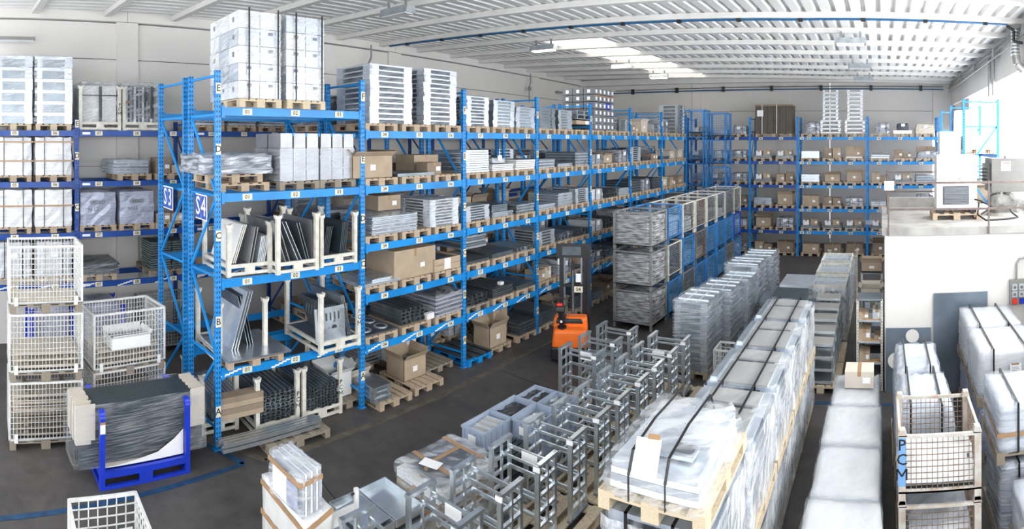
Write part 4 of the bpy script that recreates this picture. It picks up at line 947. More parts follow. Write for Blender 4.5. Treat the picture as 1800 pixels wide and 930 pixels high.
# small rack at the window
for k, (y, z, lab) in enumerate(((19.2, 4.55, 'top shelf near end'), (17.0, 4.55, 'top shelf far end'), (19.0, 3.0, 'middle shelf near end'), (17.0, 3.0, 'middle shelf far end'))):
    pallet((2.38, y, z), radians(-90), 'pallet on the window rack, ' + lab, False, 'wood', .8, 1.0)
    (L_wrap if k < 2 else L_open)((2.42, y, z + .146), radians(-90), .75, .8, 1.3 if k == 0 else .4, ['milky wrapped stack on the window rack, ', 'milky wrapped bale on the window rack, ', 'open box on the window rack, ', 'open box on the window rack, '][k] + lab, None, rnd, 'plasticw' if k < 2 else 'card')

# ------------------------------------------------------------------ galvanised stands in rows
def stand(x0, x1, y, lab, big=True, z0=.146, h=1.05, d=.42, paper=False):
    t = thing('metal_stand', lab, 'stand', ((x0 + x1) / 2, y, z0), 0, 'galvanised ladder stands'); w = (x1 - x0) / 2
    for sx in (-1, 1):
        X = sx * w
        piece('upright', 'galv', t, (X, .03, h / 2), (.06, .035, h)); piece('upright', 'galv', t, (X, d - .03, h / 2), (.035, .05, h))
        piece('stile', 'galv', t, (X + .01, d * .52, h / 2 - .03), (.028, .03, h - .06))
        piece('top_bar', 'galv', t, (X, d / 2, h - .02), (.06, d, .04)); piece('foot_bar', 'galvd', t, (X, d / 2, .015), (.06, d, .03))
        for k in range(5): piece('rung', 'galv', t, (X, d / 2, .14 + k * .175), (.04, d - .06, .03), (radians(0), 0, 0))
    for k in range(4): piece('cross_bar', 'galv', t, (0, d - .05, .18 + k * .245), (2 * w, .022, .045))
    for k in (0, 1, 3): piece('cross_bar', 'galv', t, (0, d * .5, .30 + k * .2), (2 * w, .02, .03))
    MB().box(w - .04, -.004, h - .065, w + .05, .012, h - .01).build('paper_tag', 'paper', t)
    if paper: MB().box(-.12, d - .075, h - .26, .12, d - .07, h - .12).build('paper_sheet', 'paper', t)
    return t
ORD = ['first', 'second', 'third', 'fourth', 'fifth', 'sixth', 'seventh', 'eighth', 'ninth', 'tenth', 'eleventh']
YA = [3.92, 4.58, 5.25, 5.95, 6.6, 7.2, 7.88, 8.5, 9.15, 9.8]
for i, y in enumerate(YA):
    s_ = i * .012
    stand(-4.43 + s_, -3.74 + s_, y, 'galvanised ladder stand, %s of the long row counted from the front' % ORD[i], paper=i in (0, 2, 8))
for i, y in enumerate((8.5, 9.2, 9.9)): stand(-5.5, -4.8, y, 'galvanised ladder stand, %s of the short row beside the orange stacker' % ORD[i], paper=i == 0)
stand(-4.55, -3.85, 3.15, 'galvanised ladder stand cut by the bottom edge of the frame')
pallet((-4.2, 3.1, 0), 0, 'pale wooden pallet under the ladder stand cut by the frame edge', True, 'woodl', 1.0, .7, 'wooden pallets on the floor')
for i in range(5): pallet((-4.0 + .025 * i, 3.86 + 1.32 * i, 0), 0, 'pale wooden pallet under the %s pair of ladder stands' % ORD[i], True, 'woodl', 1.0, 1.25, 'wooden pallets on the floor')
pallet((-5.15, 8.45, 0), 0, 'pale wooden pallet under the short row of ladder stands', True, 'woodl', .9, 1.9, 'wooden pallets on the floor')

# ------------------------------------------------------------------ wrapped cabinets row with black straps
def strap_over(t, x, y0, y1, z0, z1, wd=.013, T=None):
    MB().box(x - wd, y0 - .012, z0, x + wd, y0 - .004, z1 + .012).box(x - wd, y0 - .012, z1 + .004, x + wd, y1 + .012, z1 + .012).box(x - wd, y1 + .004, z0, x + wd, y1 + .012, z1 + .012).build('strap', 'strap', t)
def wrapped_cabinets(x, y, z, w, d, h, lab, n, top=True, seed=0, group='film-wrapped cabinet loads in the strapped row', straps=True, tilt=0, label_paper=False, film_='milky', tf='topfilm'):
    t = thing('wrapped_cabinets', lab, 'wrapped goods', (x, y, z), tilt, group); th = h / n; r = random.Random(seed)
    for k in range(n):
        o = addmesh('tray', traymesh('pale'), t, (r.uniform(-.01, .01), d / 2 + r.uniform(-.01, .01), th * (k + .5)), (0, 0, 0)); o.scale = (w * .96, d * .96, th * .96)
    if top:
        piece('cover_panel', 'beige', t, (.02, d * .30, h + .012), (w * .72, d * .55, .025)); piece('cover_panel', 'beige', t, (.02, d * .80, h + .012), (w * .72, d * .28, .025))
        piece('slot', 'slate', t, (.02, d * .615, h + .004), (w * .60, .07, .012)); piece('side_channel', 'galv', t, (-w * .43, d * .5, h + .0), (w * .10, d * .8, .05))
    b = MB(); b.wrapbox(-w / 2 - .025, -.03, 0, w / 2 + .025, d + .03, h + .05, .014, 10, seed, rc=.05)
    keep = [i for i, f in enumerate(b.f) if sum(b.v[j][2] for j in f) / 4 > h - .02]
    ks = set(keep); b2 = MB(); b2.v = list(b.v); b2.f = [b.f[i] for i in keep]; b2.m = [0] * len(keep); b.f = [f for i, f in enumerate(b.f) if i not in ks]; b.m = [0] * len(b.f)
    b.build('stretch_wrap', film_, t, smooth=True); b2.build('top_film', tf, t, smooth=True)
    if straps:
        for sx in (-.24, .22): strap_over(t, sx * w, -.04, d + .035, 0, h + .05)
    return t
XR = -1.69
for i in range(4):
    y = 5.27 + 1.28 * i; o_ = ORD[i + 1]
    pallet((XR, y, 0), 0, 'bottom pallet of the %s load in the strapped row' % o_, i < 2, 'woodl', .84, 1.2, 'wooden pallets on the floor')
    wrapped_cabinets(XR, y, .146, .86, 1.2, .82, 'lower film-wrapped load, %s in the strapped row' % o_, 6, False, i * 2 + 1, straps=False)
    pallet((XR, y, .99), 0, 'upper pallet of the %s load in the strapped row' % o_, True, 'woodl', .93, 1.22, 'wooden pallets on the floor')
    wrapped_cabinets(XR, y, 1.136, .86, 1.2, .84, 'upper film-wrapped grey cabinets under black straps, %s in the strapped row' % o_, 7, True, i * 2 + 2)
pallet((XR, 3.88, 0), 0, 'bottom pallet of the first load in the strapped row', False, 'woodl', .86, 1.2, 'wooden pallets on the floor')
wrapped_cabinets(XR, 3.88, .146, .86, 1.2, .86, 'lowest film-wrapped load, first in the strapped row', 6, False, 31, straps=False)
pallet((XR, 3.88, 1.02), 0, 'middle pallet of the first load in the strapped row', False, 'woodl', .86, 1.2, 'wooden pallets on the floor')
wrapped_cabinets(XR, 3.90, 1.166, .84, 1.2, .86, 'middle film-wrapped load with white note, first in the strapped row', 6, False, 32)
pallet((XR, 3.85, 2.06), 0, 'top pale pallet of the first load, with chunky blocks, in the strapped row', True, 'woodl', .88, 1.24, 'wooden pallets on the floor')
t = thing('wrapped_panels_load', 'big billowing film-wrapped load with two black straps at the front end of row', 'wrapped goods', (XR, 3.86, 2.206), 0, 'film-wrapped cabinet loads in the strapped row')
for k in range(4): piece('panel', ('white', 'pale')[k % 2], t, (0, .60, .03 + k * .055), (.74 - .01 * k, 1.08, .05))
piece('cross_plate', 'sheet', t, (.08, .30, .255), (.36, .16, .03)); piece('dark_plate', 'dark', t, (.16, .34, .262), (.16, .14, .02))
MB().wrapbox(-.43, -.01, -.02, .43, 1.22, .33, .02, 10, 77, taper=.16, bulge=.03, rc=.12).build('stretch_wrap', 'haze', t, smooth=True)
for sx in (-.17, .13):
    b = MB(); pts = [(sx, -.02, -.02), (sx, -.025, .18), (sx, .06, .335), (sx, .5, .385), (sx, 1.1, .37), (sx, 1.24, .15)]
    for a, b_ in zip(pts, pts[1:]): b.bar(a, b_, .022, .006)
    b.build('strap', 'strap', t)
o = MB().box(-.10, -.13, 0, .10, .13, .004).build('paper_sheet', 'paper', t, (-.06, .07, .30)); o.rotation_euler = (radians(50), 0, radians(8))
o = MB().box(-.05, -.02, .004, .05, .02, .008).build('tape', 'tape', t, (-.03, .155, .415)); o.rotation_euler = (radians(40), 0, radians(8))
MB().box(-.11, -.046, .50, .09, -.042, .84).build('paper_sheet', 'paper', t, (0, 0, -1.04))
MB().box(-.07, -.05, .80, .05, -.046, .86).build('tape', 'tape', t, (0, 0, -1.04))

# ------------------------------------------------------------------ left foreground: taped load, bins, white stacks
pallet((-5.02, 4.58, 0), 0, 'pale pallet under the load crossed with brown tape', True, 'woodl', .84, 1.1, 'wooden pallets on the floor')
t = thing('taped_load', 'film-wrapped load with grey top and crossed brown tape beside the plastic bins', 'wrapped goods', (-5.02, 4.6, .146), radians(-2))
piece('top_panel', 'galvd', t, (0, .5, .70), (.62, .80, .03))
for k in range(5): piece('sheet', ('white', 'card')[k % 2], t, (0, .5, .08 + k * .13), (.78, .98, .11))
MB().wrapbox(-.43, -.03, 0, .43, 1.04, .76, .018, 10, 5, rc=.10).build('stretch_wrap', 'haze', t, smooth=True)
for (p, q, w_) in (((-.35, .25, .785), (.36, .25, .785), .06), ((-.35, .78, .785), (.36, .78, .785), .06), ((-.02, .25, .787), (-.02, .80, .787), .06), ((-.05, -.06, .52), (-.02, .25, .786), .06)): MB().bar(p, q, w_, .004).build('tape', 'tape', t)
MB().bar((-.44, -.05, .42), (.44, -.05, .42), .004, .05).build('tape', 'tape', t)
MB().bar((.45, -.05, .40), (.45, 1.05, .40), .004, .05).build('tape', 'tape', t)
o = MB().box(-.13, -.08, 0, .13, .08, .003).build('paper_sheet', 'paper', t, (.02, .22, .795)); o.rotation_euler = (0, 0, .3)
def plastic_bin(x, y, z, w, d, h, lab, div=0, fill=None, group='grey plastic bins'):
    t = thing('plastic_bin', lab, 'bin', (x, y, z), 0, group); k = .014
    b = MB(); b.box(-w / 2 + k, k, 0, w / 2 - k, d - k, .012)
    for (a0, b0, a1, b1) in ((-w / 2, 0, w / 2, k), (-w / 2, d - k, w / 2, d), (-w / 2, k, -w / 2 + k, d - k), (w / 2 - k, k, w / 2, d - k)): b.box(a0, b0, 0, a1, b1, h)
    b.build('bin_body', 'bin', t)
    b = MB(); e = .012
    b.box(-w / 2 - e, -e, h - .035, w / 2 + e, 0, h).box(-w / 2 - e, d, h - .035, w / 2 + e, d + e, h).box(-w / 2 - e, 0, h - .035, -w / 2, d, h).box(w / 2, 0, h - .035, w / 2 + e, d, h)
    b.build('rim', 'bin', t)
    for q in range(4): MB().box(-w / 2 + .05 + q * (w - .1) / 3 - .006, -.012, 0, -w / 2 + .05 + q * (w - .1) / 3 + .006, 0, h - .04).build('rib', 'bin', t)
    for q in range(5): MB().box(w / 2, .05 + q * (d - .1) / 4 - .006, 0, w / 2 + .012, .05 + q * (d - .1) / 4 + .006, h - .04).build('rib', 'bin', t)
    MB().box(-.07, -.016, h * .25, .07, -.0125, h * .7).build('paper_label', 'paper', t)
    if div: MB().box(-k / 2, k, 0, k / 2, d - k, h - .02).build('divider', 'bin', t)
    if fill == 'slats':
        for q in range(8): piece('slat', 'pale' if q % 2 else 'beige', t, (0, .08 + q * .06, h - .10 + .006 * q), (w * .8, .05, .03), (.5, 0, .1))
    elif fill == 'bags': MB().wrapbox(-w / 2 + .03, .03, .02, w / 2 - .08, d - .1, h * .72, .03, 6, 9, rc=.3).build('bag', 'plasticw', t, smooth=True)
    elif fill: MB().wrapbox(-w / 2 + .03, .03, .02, w / 2 - .03, d - .05, h * .70, .02, 8, 11).build('fittings', fill, t)
    return t
t_ = [(-5.25, 5.88, .4, .6, 0, 'slats', 'grey bin full of pale metal slats, beside the taped load'), (-5.25, 6.50, .4, .6, 0, 'bolts', 'grey bin holding a dark tube, in the second row of bins'), (-4.82, 6.50, .4, .6, 0, 'bags', 'grey bin with clear bags, next to the ladder stands'),
      (-5.25, 7.12, .4, .56, 1, 'bolts', 'divided grey bin of dark fittings, last of the bins'), (-4.82, 7.12, .4, .56, 1, 'galvd', 'divided grey bin with flat steel parts, last of the bins')]
for i, (x, y, w, d, dv, fl_, lab) in enumerate(t_):
    top = .88 if i < 3 else .84; h = .26 if i < 3 else .17
    plastic_bin(x, y, top - h, w, d, h, lab, dv, fl_)
    z = .15; k = 0; hh = (top - h - .16) / 2
    for k in range(2): plastic_bin(x, y, .15 + k * (hh + .002), w, d, hh, '%s bin of the stack under the %s' % (['lowest', 'middle'][k], lab.split(',')[0].split(' beside')[0].split(' next')[0]), 0, 'cardl' if False else None)
pallet((-5.04, 5.86, 0), 0, 'pallet under the first bins', True, 'woodg', .86, .62, 'wooden pallets on the floor'); pallet((-5.04, 6.5, 0), 0, 'pallet under the far bins', True, 'woodg', .86, 1.2, 'wooden pallets on the floor')
for i in range(4): t = L_prof((-4.82, 5.92, .15 + i * .13), 0, .4, .5, .11, 'dark profiles lying beside the first bin, layer %s from the bottom' % ORD[i], 'dark profile layers beside the bins', rnd, 'slate', 4, 1)

t = thing('white_wrapped_box', 'tall white wrapped box with brown tape bands at the front of the aisle', 'wrapped goods', (-5.06, 2.78, 0), radians(2))
MB().wrapbox(-.44, 0, 0, .44, .34, 1.29, .008, 8, 3, rc=.03, closed_bottom=True).build('box_body', 'wrapc', t, smooth=True)
for z in (1.18, .86): MB().bar((-.435, -.008, z + .03), (.438, -.008, z - .03), .008, .055).build('tape', 'tape', t); MB().bar((.441, -.008, z - .03), (.441, .335, z + .08), .008, .055).build('tape', 'tape', t)
t = thing('wrapped_slat_pack', 'smaller film-wrapped pack of white slats on top of the tall white box', 'wrapped goods', (-4.88, 2.72, 1.30), radians(4))
for k in range(7): piece('slat', 'white' if k % 2 else 'pale', t, (0, .03 + k * .033, .21 + .004 * k), (.54, .024, .42 - .02 * (k % 2)))
MB().box(-.2, -.022, .06, .05, -.016, .34).build('paper_sheet', 'paper', t); MB().box(.06, -.022, .08, .24, -.016, .30).build('blue_label', 'purple', t)
MB().wrapbox(-.30, -.02, 0, .30, .26, .46, .012, 8, 8, taper=.04).build('stretch_wrap', 'haze', t, smooth=True)
MB().bar((-.285, -.026, .36), (.292, -.026, .34), .008, .045).build('tape', 'tape', t); MB().bar((.294, -.026, .34), (.294, .245, .355), .008, .045).build('tape', 'tape', t)
t = thing('post_stillage', 'white steel stillage end with flat side rail behind the white wrapped box', 'stillage', (-4.82, 3.12, 0))
MB().tube((0, .43, 0), (0, .43, 1.22), .03, 12).build('corner_post', 'brightwhite', t); MB().box(-.03, -.02, 0, .03, .03, 1.0).build('corner_post', 'brightwhite', t)
MB().box(-.012, .0, .92, .012, .42, 1.07).build('side_rail', 'brightwhite', t); MB().box(-.75, .0, .12, .03, .46, .18).build('base_frame', 'brightwhite', t)
MB().box(-.78, .40, 0, -.72, .46, 1.0).build('corner_post', 'brightwhite', t); MB().tube((0, .40, 1.18), (0, .37, 1.18), .012, 8).build('bolt', 'ink', t)
L_trays((-5.2, 3.14, .19), 0, .7, .4, .55, 'flat galvanised panels standing inside the white stillage end', None, rnd, 'galv', 3)
t = thing('galvanised_panels', 'open galvanised trays with plywood edges on a pallet beside the ladder stands', 'sheets', (-5.2, 3.68, .146))
for k, (x, y, w, d) in enumerate(((0, .22, .72, .40), (0, .66, .72, .42))):
    piece('tray_floor', 'galv', t, (x, y, .40), (w, d, .012)); piece('tray_wall', 'galv', t, (x - w / 2, y, .44), (.01, d, .09)); piece('tray_wall', 'galv', t, (x + w / 2, y, .44), (.01, d, .09)); piece('tray_wall', 'pale', t, (x, y + d / 2, .44), (w, .01, .09)); piece('tray_wall', 'pale', t, (x, y - d / 2, .44), (w, .01, .09))
for k in range(4): piece('sheet', ('galvd', 'wood', 'galv', 'galvd')[k], t, (0, .46, .06 + k * .09), (.76, .9, .07))
piece('sheet', 'galv', t, (.05, .20, .492), (.5, .42, .01), (0, .04, .1))
pallet((-5.2, 3.66, 0), 0, 'pallet under the open galvanised trays', True, 'woodl', .84, .96, 'wooden pallets on the floor')
t = cage((-5.76, .74, 0), 0, .72, .78, 1.0, 'small white mesh cage cut off by the lower frame edge', None, 'wire', 'wire', .10, post=.02, wr=.006, foot=.12, name='mesh_cage', base='galvd', vp=.11)
MB().wrapbox(-.3, .1, .15, .3, .7, .62, .04, 6, 4).build('bag', 'plasticw', t)

# ------------------------------------------------------------------ blue stillage and slate panels
t = thing('post_stillage', 'royal blue post stillage carrying the wrapped slate panels', 'stillage', (-7.82, 2.09, 0), radians(94))
w, d = 1.30, .9
b = MB().box(-w / 2, 0, .16, w / 2, .06, .25).box(-w / 2, 0, .0, w / 2, .05, .05).box(-.10, 0, .05, .10, .05, .16); b.build('front_rail', 'rblue', t)
MB().box(-w / 2, d - .06, .16, w / 2, d, .25).build('rear_rail', 'rblue', t)
for sx in (-1, 1): MB().box(sx * w / 2 - .03, 0, .16, sx * w / 2 + .03, d, .24).build('side_rail', 'rblue', t); MB().box(sx * w / 2 - .03, 0, .0, sx * w / 2 + .03, d, .05).build('side_rail', 'rblue', t)
MB().box(-w / 2, .06, .2, w / 2, d - .06, .215).build('deck', 'rblue', t)
for sx in (-1, 1):
    for y in (.03, d - .03):
        p = MB().box(sx * w / 2 - .035, y - .035, 0, sx * w / 2 + .035, y + .035, 1.06).build('corner_post', 'rblue', t)
        MB().prism([(-.05, 0), (.04, 0), (.07, .09), (-.01, .07)], 'x', -.04, .04).build('post_cup', 'rblue', p, (sx * w / 2, y, 1.02))
MB().box(-w / 2 - .037, -.008, .80, -w / 2 + .037, -.005, .93).build('paper_label', 'paper', t); MB().box(-w / 2 - .037, -.008, .93, -w / 2 + .037, -.005, .965).build('tape', 'tape', t)
t = thing('slate_panel_pack', 'film-wrapped pack of slate grey panels with cardboard ends in blue stillage', 'panels', (-7.99, 2.08, .24), radians(94))
for k in range(15):
    s_ = (k % 3) * .012
    piece('panel', 'slate', t, (.0 + s_, .03 + k * .041, .44), (1.92, .028, .87)); piece('cardboard_edge', 'cardl', t, (-.89 - .01 * (k % 3) + .01 * (k % 4), .03 + k * .041, .62), (.22, .036, .56)); piece('cardboard_edge', 'cardl', t, (.90 + .01 * (k % 3), .03 + k * .041, .62), (.2, .036, .56))
MB().box(-1.01, -.004, .40, -.72, .002, .92).build('corner_card', 'cardl', t); MB().box(.76, -.004, .35, 1.0, .002, .92).build('corner_card', 'cardl', t)
b = MB().wrapbox(-1.04, -.02, .0, 1.04, .66, .92, .006, 10, 61, rc=.03); b.f = [f for f in b.f if sum(b.v[j][2] for j in f) / 4 < .90]; b.m = [0] * len(b.f); b.build('stretch_wrap', 'darkfilm', t, smooth=True)
t = thing('cardboard_sheet', 'torn pale cardboard sheet lying in front of the slate panels', 'cardboard', (-7.86, 2.1, .262), radians(94))
MB().prism([(-.60, 0), (.60, .0), (.60, .36), (.45, .24), (.2, .10), (-.1, .05), (-.35, .02)], 'y', .05, .06).build('sheet', 'paper', t); MB().box(-.60, .06, -.004, .58, .20, .012).build('sheet_edge', 'cardl', t)

# ------------------------------------------------------------------ light mesh cages by the left edge
def floor_cage(x, yc, z, w, lab, rz=radians(90), content=None, half=True):
    pallet((x - .0, yc, z), rz, 'weathered pallet under the ' + lab, True, 'woodg', w - .04, .82, 'wooden pallets on the floor')
    t = cage((x, yc, z + .14), rz, w, .82, .93, lab, 'light mesh cages stacked beside the wall rack', 'wire', 'wire', .06, foot=.0, post=.035, wr=.0042, vp=.09)
    for sx in (-.4, .4): MB().box(sx * w - .03, -.02, -.02, sx * w + .03, -.005, .12).build('latch', 'brightwhite', t)
    if content == 'card': MB().box(-w / 2 + .06, .06, .03, w / 2 - .06, .74, .06).build('cardboard_sheet', 'cardl', t)
    return t
lc = ['lowest light mesh cage of the three-high stack', 'middle light mesh cage of the three-high stack', 'topmost light mesh cage of the three-high stack']
for k in range(3): floor_cage(-8.95, .74, 1.09 * k, 1.2, lc[k], radians(91), 'card' if k == 2 else None)
mc = ['lower light mesh cage of the two-high stack behind the slate panels', 'upper light mesh cage of the two-high stack behind the slate panels']
for k in range(2): floor_cage(-9.28, 2.2, .97 * k, 1.32, mc[k], radians(99))
def planks(x, y, z, rz, w, d, n, lab, m='woodl', grp='planks and boards in the mesh cages'):
    t = thing('board_stack', lab, 'boards', (x, y, z), rz, grp)
    for k in range(n):
        if k % 2: piece('batten', 'woodg', t, (-w * .3, d / 2, k * .055 + .02), (.07, d, .04)); piece('batten', 'woodg', t, (w * .3, d / 2, k * .055 + .02), (.07, d, .04))
        else: piece('board', m, t, (0, d / 2, k * .055 + .02), (w, d * .96, .035))
    return t
planks(-9.02, .74, .18, radians(91), 1.05, .66, 7, 'grey wooden boards stacked in the lowest cage', 'woodg'); planks(-9.02, .74, .58, radians(91), 1.05, .60, 6, 'pale boards on top in the lowest cage', 'cardl')
planks(-9.02, .74, 1.27, radians(91), 1.05, .66, 5, 'stacked boards under a card sheet in the middle cage', 'cardl')
planks(-9.35, 2.2, 1.15, radians(99), 1.12, .66, 5, 'greenish painted boards in the cage behind the slate panels', 'cardl')
planks(-9.35, 2.2, .18, radians(99), 1.12, .66, 9, 'grey boards in the lower cage behind the slate panels', 'woodg')
L_open((-9.2, 2.2, 1.44), radians(99), .7, .45, .2, 'white open tray of parts in the upper cage behind the slate panels', None, rnd, 'brightwhite')

# ------------------------------------------------------------------ cage row and tray stacks beyond the stands
M['cagewire'] = mat('light_blue_wire', (.10, .33, .66), .4, 0, .2, 4)
cols = [('greywire', 'wire', 'cream'), ('cageblue', 'cream', 'cageblue'), ('cream', 'cageblue', 'greywire'), ('cream', 'rustwire', 'cageblue'), ('cream', 'cageblue', 'cageblue'), ('wire', 'cageblue', 'cageblue'), ('greywire', 'cageblue', 'rustwire'), ('wire', 'rblue', 'cageblue')]
for c in range(8):
    for k in range(3):
        m = cols[c][2 - k] if c else 'greywire'
        nm = {'greywire': 'grey', 'wire': 'pale grey', 'cream': 'white framed', 'cageblue': 'blue', 'rustwire': 'rusty brown', 'rblue': 'bright blue'}[m]
        y = 13.3 + 1.17 * c
        cage((-6.34, y, 1.03 * k), 0, 1.12, 1.08, 1.0, '%s mesh cage, %s tier, %s stack of the caged row beyond the stacker' % (nm, ['bottom', 'middle', 'top'][k], ORD[c]), 'mesh cages in the tall row', m, 'cagewire' if m in ('cageblue', 'rblue') else ('greywire' if c != 3 else 'rustwire'), .15, foot=.13, post=.06, wr=.0045, sides='fr' if c else '', vp=.06)
        if c == 0:
            tt = thing('film_bundle', 'mottled film-wrapped goods in the %s cage at the front of the caged row' % ['bottom', 'middle', 'top'][k], 'wrapped goods', (-6.34, y, 1.03 * k + .15), 0, 'film-wrapped cage loads')
            MB().wrapbox(-.525, .03, .0, .53, 1.03, .76, .006, 8, 40 + k, rc=.02).build('wrapping', 'wrapm', tt, smooth=True)
        elif rnd.random() < .8: L_sheets((-6.34, y + .1, 1.03 * k + .16), 0, .95, .85, rnd.uniform(.2, .6), 'goods inside the %s cage of the %s stack of the caged row' % (['bottom', 'middle', 'top'][k], ORD[c]), 'goods inside the caged row', rnd, rnd.choice(['sheet', 'pale', 'galvd', 'galvd']), 4)
for i, (x0, x1, y, h) in enumerate(((-4.27, -3.53, 11.0, 1.44), (-4.2, -3.38, 12.25, 1.36), (-4.05, -3.28, 13.5, 1.30), (-4.25, -3.30, 14.75, 1.42), (-4.1, -3.2, 16.1, 1.40))):
    w = x1 - x0; x = (x0 + x1) / 2
    pallet((x, y, 0), 0, 'pallet under the %s wrapped tray stack beyond the stands' % ORD[i], i < 2, 'wood', w, 1.15, 'wooden pallets on the floor')
    t = thing('tray_stack', 'film-wrapped stack of galvanised trays, %s in the row beyond the stands' % ORD[i], 'trays', (x, y, .146), 0, 'film-wrapped galvanised tray stacks'); n = 10; th = h / n
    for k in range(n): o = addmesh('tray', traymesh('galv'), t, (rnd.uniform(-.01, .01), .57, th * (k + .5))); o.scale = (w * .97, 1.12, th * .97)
    for a in (.18, .55, .85): piece('cross_rib', 'pale', t, (0, 1.12 * a, h + .006), (w * .9, .018, .02))
    for a in (-.2, .15): piece('long_rib', 'pale', t, (w * a, .57, h + .004), (.014, 1.05, .014))
    b = MB().wrapbox(-w / 2 - .02, -.03, 0, w / 2 + .03, 1.18, h + .03, .008, 8, 90 + i, rc=.02); b.f = [f for f in b.f if sum(b.v[j][2] for j in f) / 4 < h - .0]; b.m = [0] * len(b.f); b.build('stretch_wrap', 'clear', t, smooth=True)
cage((-3.0, 10.5, 0), 0, .5, .5, .85, 'small light wire basket between tray stacks and strapped row', None, 'wire', 'wire', .1, post=.02, wr=.005)

# flat stacks beyond the strapped row
for (x, y, w, d, h, n, m, lab) in ((-1.86, 10.75, .66, .95, 1.72, 9, ('slate', 'galvd'), 'dark topped sheet stack just behind the strapped row'), (-2.05, 13.3, .80, 1.1, 1.35, 12, ('sheet', 'pale'), 'tall blue-topped stack of bright edged sheets behind the strapped row'), (-2.75, 14.0, .7, 1.1, .7, 5, ('galvd', 'dark'), 'low dark sheet stack beside the blue-topped stack'), (-2.7, 12.2, .8, 1.2, .55, 4, ('dark', 'galvd'), 'low dark flat stack beside the tray stacks')):
    pallet((x, y, 0), 0, 'pallet under the ' + lab, False, 'woodg', w, d, 'wooden pallets on the floor'); L_sheets((x, y, .146), 0, w, d, h, lab, 'flat stacks beyond the strapped row', rnd, m, n)

# shelving frames and wrapped crates on the way to the back
for i, (y, h) in enumerate(((10.95, .80), (11.45, .88), (11.95, .97), (12.45, 1.06), (12.95, 1.14))):
    t = thing('metal_shelf_frame', 'open galvanised shelf frame, %s in the row beside the free passage' % ORD[i], 'shelf', (-1.24, y, .146), 0, 'open galvanised shelf frames')
    for sx in (-.27, .27):
        for sy in (.03, .42): piece('post', 'galv', t, (sx, sy, h / 2), (.035, .035, h))
        MB().bar((sx, .03, .1), (sx, .42, h * .5), .006, .02).build('brace', 'galvd', t); MB().bar((sx, .42, h * .5), (sx, .03, h - .05), .006, .02).build('brace', 'galvd', t)
    for k in range(4): piece('shelf_board', 'beige' if k == 3 else 'galv', t, (0, .225, .06 + k * (h - .07) / 3), (.56, .44, .02))
    for k in range(4): piece('front_lip', 'pale', t, (0, .0, .05 + k * (h - .07) / 3), (.56, .012, .05))
for y in (10.9, 12.15): pallet((-1.2, y, 0), 0, 'pale pallet with torn film under the %s shelf frames' % ('first' if y < 11 else 'farther'), True, 'woodl', .76, 1.2, 'wooden pallets on the floor')
for i, y in enumerate((13.55, 14.75, 15.95)):
    pallet((-1.3, y, 0), 0, 'pallet under the %s wrapped crate beyond the shelf frames' % ORD[i], False, 'woodl', .9, 1.15, 'wooden pallets on the floor')
    t = wrapped_cabinets(-1.3, y, .146, .86, 1.12, 1.22 + .04 * i, 'film-wrapped open-topped crate, %s beyond the shelf frames' % ORD[i], 5, False, 200 + i, 'film-wrapped crates toward the back rack', False)
    h = 1.22 + .04 * i
    for a, b_, c_, d_ in ((0, .02, .86, .03), (0, 1.1, .86, .03), (-.42, .56, .03, 1.1), (.42, .56, .03, 1.1)): piece('rim_rail', 'cream', t, (a, b_, h + .04), (c_, d_, .08))
stillage((-1.25, 17.2, 0), 0, .95, 1.0, 1.35, 'white post stillage with white sheets at the far end of crates', None, 'rust', False)
L_wrap((-1.25, 17.25, .19), 0, .8, .85, 1.1, 'white sheet pack inside the far stillage beyond the crates', None, rnd, 'wrapw', False)

# ------------------------------------------------------------------ orange stacker truck
t = thing('pallet_stacker', 'orange and black electric pallet stacker parked by the aisle rack', 'stacker', (-6.72, 10.85, 0), radians(28))
b = bmesh.new()
def rounded(name, mats, x0, y0, z0, x1, y1, z1, bev, parent, taper=0.0):
    bm = bmesh.new(); bmesh.ops.create_cube(bm, size=1)
    for v in bm.verts:
        k = 1 - taper if v.co.z > 0 else 1
        v.co = Vector(((x0 + x1) / 2 + v.co.x * (x1 - x0) * k, (y0 + y1) / 2 + v.co.y * (y1 - y0) * k, (z0 + z1) / 2 + v.co.z * (z1 - z0)))
    bmesh.ops.bevel(bm, geom=list(bm.edges), offset=bev, segments=4, affect='EDGES', profile=.6)
    me = bpy.data.meshes.new(name); bm.to_mesh(me); bm.free(); me.materials.append(M[mats]); me.polygons.foreach_set('use_smooth', [True] * len(me.polygons))
    o = bpy.data.objects.new(name, me); COL.objects.link(o); o.parent = parent; return o
rounded('chassis_skirt', 'black', -.42, -.30, .04, .42, .42, .34, .05, t); rounded('body_cover', 'orange', -.41, -.29, .30, .41, .30, .72, .09, t, .10); rounded('body_hump', 'orange', -.16, -.02, .55, .40, .36, .92, .07, t, .12); rounded('body_hump', 'orange', -.40, .0, .55, -.20, .36, .90, .06, t, .12)
rounded('top_tray', 'black', -.34, -.02, .78, .30, .34, .90, .04, t, .1)
MB().tube((-.18, -.12, .66), (-.18, -.12, .76), .10, 16).build('tiller_base', 'black', t); MB().bar((-.18, -.12, .72), (-.22, -.22, 1.16), .07, .09).build('tiller_arm', 'black', t); MB().box(-.215, -.20, .86, -.17, -.19, 1.0, T=None).build('warning_label', 'paper', t)
hd = rounded('tiller_head', 'black', -.34, -.34, 1.12, -.10, -.14, 1.26, .04, t, .2); rounded('emergency_button', 'red', -.29, -.30, 1.25, -.16, -.18, 1.31, .025, t)
MB().path([(-.32, -.24, 1.22), (-.40, -.22, 1.32), (-.34, -.2, 1.40), (-.22, -.2, 1.42), (-.10, -.2, 1.40), (-.04, -.22, 1.32), (-.12, -.24, 1.22)], .018, 8).build('tiller_grip', 'black', t)
